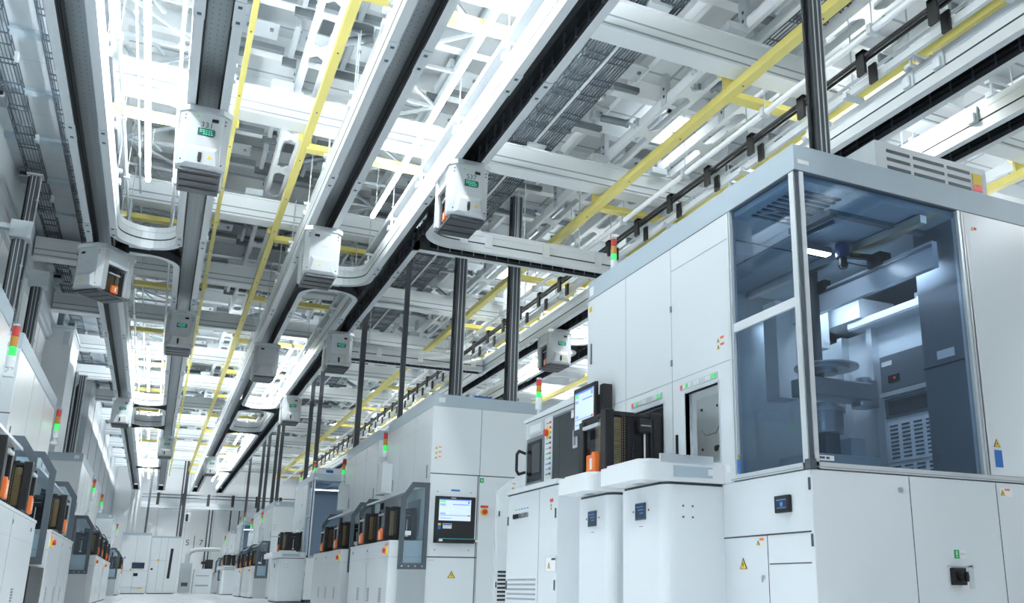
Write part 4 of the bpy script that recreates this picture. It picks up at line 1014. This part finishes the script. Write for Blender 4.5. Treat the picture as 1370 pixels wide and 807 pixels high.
# ------------------------------------------------------------------ white machines with shielded load benches
def bench_tool(face, s, y0, y1, label, console=False, depth=1.5, bench=None, skirt=True, su=.335, zc=1.36, zt=1.545):
    """face: X of the aisle wall; s=+1 body to the right, -1 to the left; y0 front"""
    X = lambda u: face+s*u
    t = thing('bench_process_machine', label, 'machine', (X(0), y0, 0), 'white machines with shielded benches')
    TOP = 2.65
    MB().box(X(0), X(depth), y0, y1, .02, 2.5, 0, .006).box(X(.03), X(depth), y0+.03, y1-.03, 0, .02, 1).build('cabinet_body', ['white', 'seam'], t)
    MB().box(X(-.004), X(depth), y0-.004, y1, 2.5, TOP).box(X(.06), X(.14), y0-.006, y0-.004, 2.55, 2.61, 1).build('cornice', ['pale', 'paper'], t)
    j = MB(); n = 3; e = X(-.0012)
    for i in range(1, n):
        y = y0+(y1-y0)*i/n; j.box(e, X(.004), y, y+.004, .9, 2.5)
    if s > 0: j.box(e, X(.004), y0+.3, y1-.3, 2.3, 2.303)
    f = y0-.0012
    if s > 0:
        j.box(X(0), X(1.1), f, y0+.004, 1.660, 1.672, 1).box(X(.62), X(.626), f, y0+.004, .02, 2.5, 1)
        if console: j.box(X(.0), X(.62), f, y0+.004, .668, .682, 1).box(X(.60), X(.612), f, y0+.004, .02, 1.66, 2)
    else:
        j.box(X(0), X(.9), f, y0+.004, 1.875, 1.885, 1)
    j.build('panel_joint', ['softseam', 'seam', 'slate'], t)
    k = MB()
    for y in (y0+.15, y1-.5): k.box(X(-.01), X(0), y, y+.02, 1.62, 1.78)
    k.build('door_latch', 'dsteel', t)
    st = MB()
    for z in (1.86, 1.92, 1.98):
        if s > 0: warn_tri(st, X(.06), z, y0, .018); st.box(X(.085), X(.12), y0-.002, y0, z+.005, z+.018, 2)
    if s > 0 and console:
        st.box(X(.63), X(.68), y0-.002, y0, 1.58, 1.64, 3).box(X(.65), X(.66), y0-.003, y0-.002, 1.595, 1.625, 4)
        st.box(X(.65), X(.75), y0-.002, y0, 1.275, 1.305, 5).box(X(.27), X(.38), y0-.002, y0, 1.46, 1.482, 6)
        warn_tri(st, X(.32), .475, y0, .048)
        st.box(X(.03), X(.1), y0-.002, y0, .635, .64, 7)
    if len(st.v): st.build('safety_sticker', ['warn', 'black', 'orange', 'green', 'paper', 'red', 'blue', 'softseam'], t)
    if console:
        c = MB().box(X(.075), X(.58), y0-.02, y0+.0, .84, 1.395, 0, .004).box(X(.10), X(.60), y0-.09, y0-.02, .85, .885, 0, .006).build('console', 'black', t)
        MB().box(X(.125), X(.522), y0-.022, y0-.02, 1.105, 1.36).build('screen', 'screen', c)
        screen_rows(c, X(.125), X(.522), 1.105, 1.36, y0-.022, 'F', 5)
        kb = MB(); random.seed(3)
        for i in range(26): kb.box(X(.13+.016*i), X(.141+.016*i), y0-.08, y0-.03, .885, .890, 0)
        kb.box(X(.13), X(.55), y0-.092, y0-.089, .887, .893, 0)
        kb.build('keyboard', 'teals', c)
        MB().box(X(.18), X(.29), y0-.023, y0-.02, 1.01, 1.07, 0).box(X(.185), X(.285), y0-.025, y0-.023, 1.05, 1.065, 1).box(X(.12), X(.155), y0-.023, y0-.02, 1.0, 1.07, 1).box(X(.12), X(.155), y0-.025, y0-.023, 1.05, 1.07, 2)\
            .box(X(.12), X(.165), y0-.094, y0-.089, .855, .88, 0).box(X(.57), X(.62), y0-.094, y0-.089, .855, .88, 0).box(X(.27), X(.33), y0-.023, y0-.02, 1.372, 1.38, 0).build('console_label', ['paper', 'blue', 'warn'], c)
        e2 = MB().cyl((X(.70), y0, 1.225), (X(.70), y0-.012, 1.225), .05, 18, 1).cyl((X(.70), y0-.012, 1.225), (X(.70), y0-.045, 1.225), .03, 16, 0).build('emergency_stop', ['red', 'warn'], t)
        sc = MB()
        for x, z in ((.1, 1.45), (.52, 1.45), (.1, .76), (.52, .76)): sc.cyl((X(x), y0, z), (X(x), y0-.004, z), .007, 8)
        sc.build('screw', 'slate', t)
        r = MB()
        for i in range(3): r.tube([(X(.1), y0+.25+.12*i, TOP+.04+.02*i), (X(.9), y0+.25+.12*i, TOP+.04+.02*i), (X(1.2), y0+.25+.12*i, TOP+.08)], .018, 8)
        for x in (.35, .5, .65, .8, .95): r.tube([(X(x), y0+.2, TOP), (X(x), y0+.2, TOP+.07), (X(x), y0+.5, TOP+.07)], .012, 8)
        r.build('roof_pipes', 'dsteel', t)
        MB().box(X(.55), X(.78), y0+.12, y0+.124, TOP, TOP+.05).build('roof_label', 'blue', t)
    # load bench
    ya, yb = bench or (y0+.05, y1-.05)
    b = MB().box(X(-.43), X(0), ya, yb, .03, .84, 0, .004).box(X(-.435), X(0), ya-.005, yb+.005, .84, .862, 0).box(X(-.40), X(0), ya+.03, yb-.03, 0, .03, 1)
    lb_ = b.build('load_bench', ['white', 'seam'], t)
    j = MB(); e = X(-.4312)
    j.box(e, X(-.42), ya, yb, .668, .673).box(e, X(-.42), (ya+yb)/2-.002, (ya+yb)/2+.002, .03, .84)
    j.box(X(-.43), X(0), ya-.0012, ya+.01, .668, .672)
    j.merge(lb_, 'softseam')
    v = MB()
    for yy in (.12, .55, .95):
        for i in range(8): v.box(X(-.4325), X(-.43), ya+.1+(yb-ya-.4)*yy*.8, ya+.22+(yb-ya-.4)*yy*.8, .16+.021*i, .17+.021*i)
    for yy in (.1, .5, .9): v.box(X(-.4325), X(-.43), ya+(yb-ya)*yy, ya+(yb-ya)*yy+.05, .76, .79)
    v.merge(lb_, 'black')
    MB().box(X(-.445), X(-.43), ya+.08, ya+.2, .70, .79, 1).cyl((X(-.445), ya+.14, .745), (X(-.475), ya+.14, .745), .026, 14, 0).build('emergency_stop', ['red', 'warn'], t)
    MB().box(X(-.4325), X(-.43), ya+.08, ya+.2, .805, .83).build('stop_label', 'ledr', t)
    # shutters behind the pods, canopy
    for i in (.25, .75):
        y = ya+(yb-ya)*i; MB().box(X(-.03), X(0), y-.26, y+.26, .9, 1.38).build('port_shutter', 'dsteel', t)
    MB().prism([(X(-.25), 1.44), (X(0), 1.50), (X(0), 1.53), (X(-.25), 1.465)], 'Y', ya, yb).build('canopy', 'white', t)
    pl = MB()
    for i in (.25, .75):
        y = ya+(yb-ya)*i
        pl.box(X(-.40), X(-.03), y-.22, y+.22, .862, .875)
        for k in range(4): pl.cyl((X(-.40), y-.15+.1*k, .875), (X(-.40), y-.15+.1*k, .895), .018, 8)
    pl.build('pod_plate', 'charcoal', t)
    # end shields: slate frame with clear pane, chamfered towards the aisle
    for yy, front in ((ya-.08, True), (yb+.02, False)):
        out = [(X(0), .53), (X(-su), .53), (X(-su), zc), (X(-su+.12), zt), (X(0), zt)]
        inn = [(X(-.05), .60), (X(-su+.055), .60), (X(-su+.055), zc-.03), (X(-su+.15), zt-.06), (X(-.05), zt-.06)]
        m = MB(); n = 5
        vs = [(p[0], yy, p[1]) for p in out]+[(p[0], yy, p[1]) for p in inn]+[(p[0], yy+.03, p[1]) for p in out]+[(p[0], yy+.03, p[1]) for p in inn]
        fs = []
        for i in range(n):
            k = (i+1) % n
            fs += [(i, k, n+k, n+i), (2*n+i, 3*n+i, 3*n+k, 2*n+k), (i, 2*n+i, 2*n+k, k), (n+i, n+k, 3*n+k, 3*n+i)]
        m.add(vs, fs)
        for i in range(4): m.cyl((X(-.05-.08*i), yy, .565), (X(-.05-.08*i), yy-.004, .565), .008, 8, 1)
        o = m.build('end_shield', ['slate', 'paper'], t)
        MB().prism(inn, 'Y', yy+.012, yy+.018).build('pane', 'shield', o)
        if front and s > 0: MB().box(X(-.27), X(-.2), yy+.008, yy+.012, .92, .97).build('pane_label', 'paper', o)
        if front and skirt: MB().box(X(-su+.015), X(0), yy+.005, yy+.03, .0, .53).build('steel_skirt', 'steel', t)
    sy = y1-.12
    stack_light(t, X(-.06), sy, 2.08, .27, .03, .05)
    MB().box(X(-.1), X(-.02), sy-.04, sy+.04, 2.05, 2.08).build('lamp_bracket', 'white', t)
    if s > 0:
        MB().box(X(-.14), X(0), y1-.42, y1-.2, 1.6, 2.02).build('side_duct', 'white', t)
    return t
def bench_pods(face, s, y0, y1, labs, first=0):
    ya, yb = y0+.05, y1-.05
    for i, lb in zip((.25, .75), labs):
        place_pod(face-s*.21, ya+(yb-ya)*i, .895, 0, lb, sc=(s, 1, 1))
FR, FL = 2.90, -1.34
bench_tool(FR, 1, 10.75, 13.2, 'white machine with built in black console and lit screen facing the camera', console=True)
bench_pods(FR, 1, 10.75, 13.2, ('black wafer pod on the console machine bench, right behind the grey end shield', 'black wafer pod on the console machine bench, farther from the grey end shield'))
bench_tool(FR, 1, 13.8, 16.4, 'white machine directly behind the console machine with its own shielded bench', skirt=False)
bench_pods(FR, 1, 13.8, 16.4, ('nearer black wafer pod on the bench of the machine behind the console machine', 'farther black wafer pod on the bench of the machine behind the console machine'))
bench_tool(FR, 1, 27.2, 29.65, 'distant white bench machine of the right row behind the second glass machine')
bench_pods(FR, 1, 27.2, 29.65, ('nearer black wafer pod on the distant right bench past the second glass machine', 'farther black wafer pod on the distant right bench past the second glass machine'))
bench_tool(FR, 1, 30.25, 32.85, 'second distant white bench machine of the right row, just before the third glass machine', skirt=False)
bench_pods(FR, 1, 30.25, 32.85, ('nearer black wafer pod on the bench just before the third glass machine', 'farther black wafer pod on the bench just before the third glass machine'))
bench_tool(FR, 1, 42.6, 45., 'tiny white bench machine at the very end of the right row')
bench_tool(FL, -1, 6.3, 9.05, 'nearest white bench machine on the left edge, cut by the frame', depth=.8, bench=(6.2, 9.0), su=.363, zc=1.39, zt=1.57)
bench_pods(FL, -1, 6.3, 9.3, ('black wafer pod at the left edge of the photo, nearest on the left benches', 'large black wafer pod with orange tag beside the first slate end shield on the left'))
bench_tool(FL, -1, 9.8, 13.3, 'second white bench machine on the left, with tall bright side wall', depth=.8, bench=(10.35, 13.2), skirt=False, su=.40, zc=1.42, zt=1.6)
place_pod(-1.1, 11.5, .895, 0, 'black wafer pod with orange tag alone on the second left bench', sc=(-1, 1, 1))
bench_tool(FL, -1, 18.8, 22., 'third white bench machine on the left with slate cornice and full slate framed shield', depth=.8)
bench_pods(FL, -1, 18.8, 22., ('nearer black wafer pod on the third left bench', 'farther black wafer pod on the third left bench'))
bench_tool(FL, -1, 22.5, 25.6, 'fourth white bench machine on the left, directly behind the third', depth=.8, skirt=False)
bench_pods(FL, -1, 22.5, 25.6, ('nearer black wafer pod on the fourth left bench', 'farther black wafer pod on the fourth left bench'))
bench_tool(FL, -1, 35., 38., 'last and smallest white bench machine on the left', depth=.8)
bench_pods(FL, -1, 35., 38., ('nearer black wafer pod on the last left bench', 'farther black wafer pod on the last left bench'))

# dark low boxes in the gaps
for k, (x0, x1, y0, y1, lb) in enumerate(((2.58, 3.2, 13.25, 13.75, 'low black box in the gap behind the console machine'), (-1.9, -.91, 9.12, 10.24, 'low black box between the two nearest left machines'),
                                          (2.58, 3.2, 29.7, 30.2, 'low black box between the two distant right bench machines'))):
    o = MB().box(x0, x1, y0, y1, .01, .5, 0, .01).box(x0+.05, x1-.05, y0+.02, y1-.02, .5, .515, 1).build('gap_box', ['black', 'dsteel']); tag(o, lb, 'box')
# ------------------------------------------------------------------ vertical posts on the machine roofs
def post(x, y, z0, label, w=.10, d=.07, z1=5.6, cables=True):
    t = thing('support_post', label, 'post', (x, y, z0), 'dark vertical posts')
    b = MB().box(x-w/2, x+w/2, y-d/2, y+d/2, z0, z1)
    for a in ((-.22, .18) if cables else ()): b.box(x+w*a-.004, x+w*a+.004, y-d/2-.003, y-d/2, z0, z1, 1)
    b.build('profile', ['post', 'aluw'], t)
    if cables:
        MB().cyl((x+w/2+.018, y, z0), (x+w/2+.018, y, z1), .011, 8).build('cable', 'zinc', t)
        MB().cyl((x-w/2-.016, y+.01, z0), (x-w/2-.016, y+.01, z1), .013, 8).build('cable', 'black', t)
        k = MB()
        for i in range(int((z1-z0)/.55)): k.box(x+w/2, x+w/2+.034, y-.02, y+.02, z0+.3+.55*i, z0+.32+.55*i)
        k.build('cable_clip', 'zinc', t)
    MB().box(x-w*.9, x+w*.9, y-d, y+d, z1-.02, z1).box(x-w*.8, x+w*.8, y-d, y+d, z0, z0+.015).build('end_plate', 'zinc', t)
post(3.18, 3.68, 2.65, 'thick dark post on the roof corner of the foreground glass machine', .085, .06)
post(3.97, 10.95, 2.65, 'thick dark post on the console machine roof, right one of its pair', .13, .09)
post(3.25, 11.05, 2.65, 'dark post on the console machine roof, left one of its pair', .12, .09)
post(2.98, 12.9, 2.65, 'slimmer dark post at the rear left corner of the console machine roof', .07, .06, cables=False)
for k, (x, y) in enumerate(((2.98, 16.1), (3.05, 21.2), (3.0, 22.2), (2.98, 27.5), (2.98, 28.7), (2.98, 31.), (2.98, 32.6), (2.98, 37.5))):
    z0 = 2.65
    post(x, y, z0, f'dark post along the right row farther back, {ORD[k]} behind the console machine', .09, .07, cables=False)
for k, (x, y) in enumerate(((-1.9, 12.3), (-1.9, 14.3), (-1.95, 12.95), (-1.9, 21.0), (-1.75, 21.3), (-1.9, 21.75))):
    post(x, y, 2.65 if y < 13.3 or y > 18 else 0, f'metal post with dark slots on the left by the wall, {ORD[k]} of its row', .10, .09, 4.58 if k != 2 else 5.5)
for k, (x, y) in enumerate(((-1.9, 12.3), (-1.9, 14.3), (-1.83, 21.4))):
    o = MB().box(x-.1, x+.13, y-.12, y+.1, 4.38, 4.6, 0, .01).box(x-.45, x-.1, y-.05, y+.05, 4.5, 4.56).build('junction_box', 'zinc')
    tag(o, f'grey box at the head of a left wall post, {ORD[k]} from the near end', 'box')
post(.93, 42.6, 2.27, 'tall dark post standing on the farthest white cabinet near the back wall', .12, .1, cables=False)
post(.80, 42.6, 2.27, 'second tall dark post beside the one on the farthest white cabinet', .06, .08, cables=False)
post(-.4, 42.2, 2.36, 'slender dark post rising from the cabinet with dark screen at the far end', .08, .08, cables=False)
for k, x in enumerate((2.12, 2.26, 3.05, 3.42)): post(x, 46.2, 0, f'thin post against the back wall, {ORD[k]} right of the S 7 sign', .06, .06, 4.0, cables=False)

# ------------------------------------------------------------------ far end
t = thing('far_cabinet', 'white cabinet with dark screen panel standing before the back wall', 'cabinet', (-.6, 41, 0))
MB().box(-1.16, -.12, 41, 42.5, .03, 2.26, 0, .01).box(-1.16, -.12, 40.99, 42.5, 2.26, 2.36, 1).box(-1.1, -.15, 41.03, 42.4, 0, .03, 2).build('housing', ['white', 'pale', 'seam'], t)
MB().box(-.69, -.25, 40.98, 41, .98, 1.20, 0).box(-.66, -.28, 40.975, 40.98, 1.01, 1.18, 1).build('screen_panel', ['black', 'scrn'], t)
MB().box(-.6, -.45, 40.98, 41, .68, .80, 0).box(-.75, -.70, 40.98, 41, .9, .96, 1).box(-.4, -.25, 40.98, 41, .2, .26, 2).box(-1.0, -.95, 40.98, 41, 1.35, 1.42, 3).build('control', ['black', 'orange', 'warn', 'blue'], t)
MB().box(-.62, -.61, 40.995, 41.02, .03, 2.26).box(-1.16, -.12, 40.995, 41.02, .88, .89).box(-1.16, -.12, 40.995, 41.02, .25, .26).build('door_joint', 'softseam', t)
t = thing('far_cabinet', 'wide white cabinet with tall black slot before the back wall', 'cabinet', (.4, 41.5, 0))
MB().box(-.10, .96, 41.5, 43, .03, 2.2, 0, .01).box(-.10, .97, 41.49, 43, 2.2, 2.27, 1).box(-.05, .9, 41.53, 43, 0, .03, 2).build('housing', ['white', 'pale', 'seam'], t)
MB().prism([(.60, .6), (.70, .6), (.735, 1.78), (.635, 1.78)], 'Y', 41.48, 41.5).build('black_slot', 'black', t)
MB().box(.24, .25, 41.495, 41.52, .03, 2.2).box(.50, .51, 41.495, 41.52, .03, 2.2).box(-.1, .6, 41.495, 41.52, 1.3, 1.31).build('door_joint', 'softseam', t)
MB().box(.18, .26, 41.48, 41.5, 1.28, 1.36, 0).box(-.02, .06, 41.48, 41.5, .93, 1.0, 1).build('lock', ['warn', 'black'], t)
t = thing('duct_cabinet', 'grey cabinet with curved duct at the far end below the S 7 sign', 'cabinet', (1.35, 43, 0))
MB().box(1.12, 1.55, 43, 44, .02, 1.25).box(1.2, 1.45, 42.99, 43, .3, .45, 1).build('housing', ['zinc', 'slate'], t)
MB().tube([(1.35, 43.4, 1.25), (1.35, 43.4, 1.6), (1.45, 43.4, 1.75), (1.65, 43.4, 1.82), (2.6, 43.4, 1.86)], .09, 12).build('duct', 'zinc', t)
t = thing('far_bench', 'low white bench unit with black equipment at the far end of the aisle', 'machine', (1.9, 42, 0))
MB().box(1.62, 2.3, 42, 43.2, .02, 1.0).box(1.7, 2.2, 41.99, 42, .3, .36, 1).box(1.7, 2.2, 41.99, 42, .7, .74, 1).build('housing', ['white', 'softseam'], t)
MB().box(2.0, 2.3, 42.1, 42.6, 1.0, 1.38, 0, .02).box(1.85, 2.0, 42.2, 42.4, 1.2, 1.3, 0).build('black_unit', 'black', t)
for k, (x, y) in enumerate(((-.25, 46.6), (.1, 46.6))):
    o = MB().box(x, x+.22, y, y+.15, 2.5, 2.9).box(x+.02, x+.2, y-.005, y, 2.52, 2.88, 1).build('wall_box', ['white', 'paper']); tag(o, ('small white box on the back wall, left one above the cabinets', 'small white box on the back wall, right one above the cabinets')[k], 'box')
sg = thing('wall_sign', 'dark S | 7 lettering on the white back wall', 'sign', (1.65, YEND-.01, 2.2))
for ch, x in (('S', 1.37), ('7', 1.95)): text_mesh(ch, .36, 'slate', 'letter', sg, (x, YEND-.004, 2.25), ROT_F, .003)
MB().box(1.635, 1.665, YEND-.008, YEND, 1.98, 2.58).build('divider', 'slate', sg)
t = thing('back_track', 'white horizontal track box crossing in front of the back wall', 'rail', (3, 45.9, 3.9))
MB().box(-.75, 9, 45.85, 46.1, 3.72, 3.98).box(-.75, 9, 45.84, 45.85, 3.84, 3.85, 1).build('beam', ['white', 'softseam'], t)
for x in (.2, 2.8, 5.4, 8.): MB().box(x, x+.12, 46.1, YEND, 3.76, 3.94).build('wall_bracket', 'zinc', t)
MB().cyl((-.75, 45.9, 4.2), (9, 45.9, 4.2), .03, 8).cyl((-.75, 45.95, 4.34), (9, 45.95, 4.34), .03, 8).build('tube', 'dsteel', t)
for k in range(9): MB().box(-.15+1.05*k, -.03+1.05*k, 45.82, 45.98, 3.86, 4.4).build('clamp', 'black', t)
b = MB()
for x in (-1.1, -.95): b.box(x, x+.08, 46.7, 46.8, 2.4, 5.6)
o = b.build('wall_conduit', 'alu'); tag(o, 'pair of pale conduits on the back wall in the left corner', 'pipe')
t = thing('wall_camera', 'small black and white device on the far post above the cabinets', 'camera', (1.1, 42.5, 3.1))
MB().box(.99, 1.24, 42.52, 42.7, 2.9, 3.3, 0, .02).build('housing', 'white', t)
MB().box(1.06, 1.15, 42.51, 42.52, 2.95, 3.25).build('lens_panel', 'black', t)
# grey service wall left at the far end
b = MB().box(-2.3, -1.9, 26., YEND, 0, 5.6, 0)
for y in (28., 31, 34, 37, 40): b.box(-1.905, -1.895, y, y+.05, 0, 5.6, 1)
struct('wall_left', b, ['lwallg', 'seam'])

# ------------------------------------------------------------------ light and render look
w = bpy.data.worlds.new('world'); S.world = w; w.use_nodes = True
w.node_tree.nodes['Background'].inputs[0].default_value = (.86, .94, 1, 1); w.node_tree.nodes['Background'].inputs[1].default_value = .2
S.view_settings.view_transform = 'Standard'; S.view_settings.look = 'None'; S.view_settings.gamma = 1
S.view_settings.use_curve_mapping = False; S.view_settings.exposure = .96
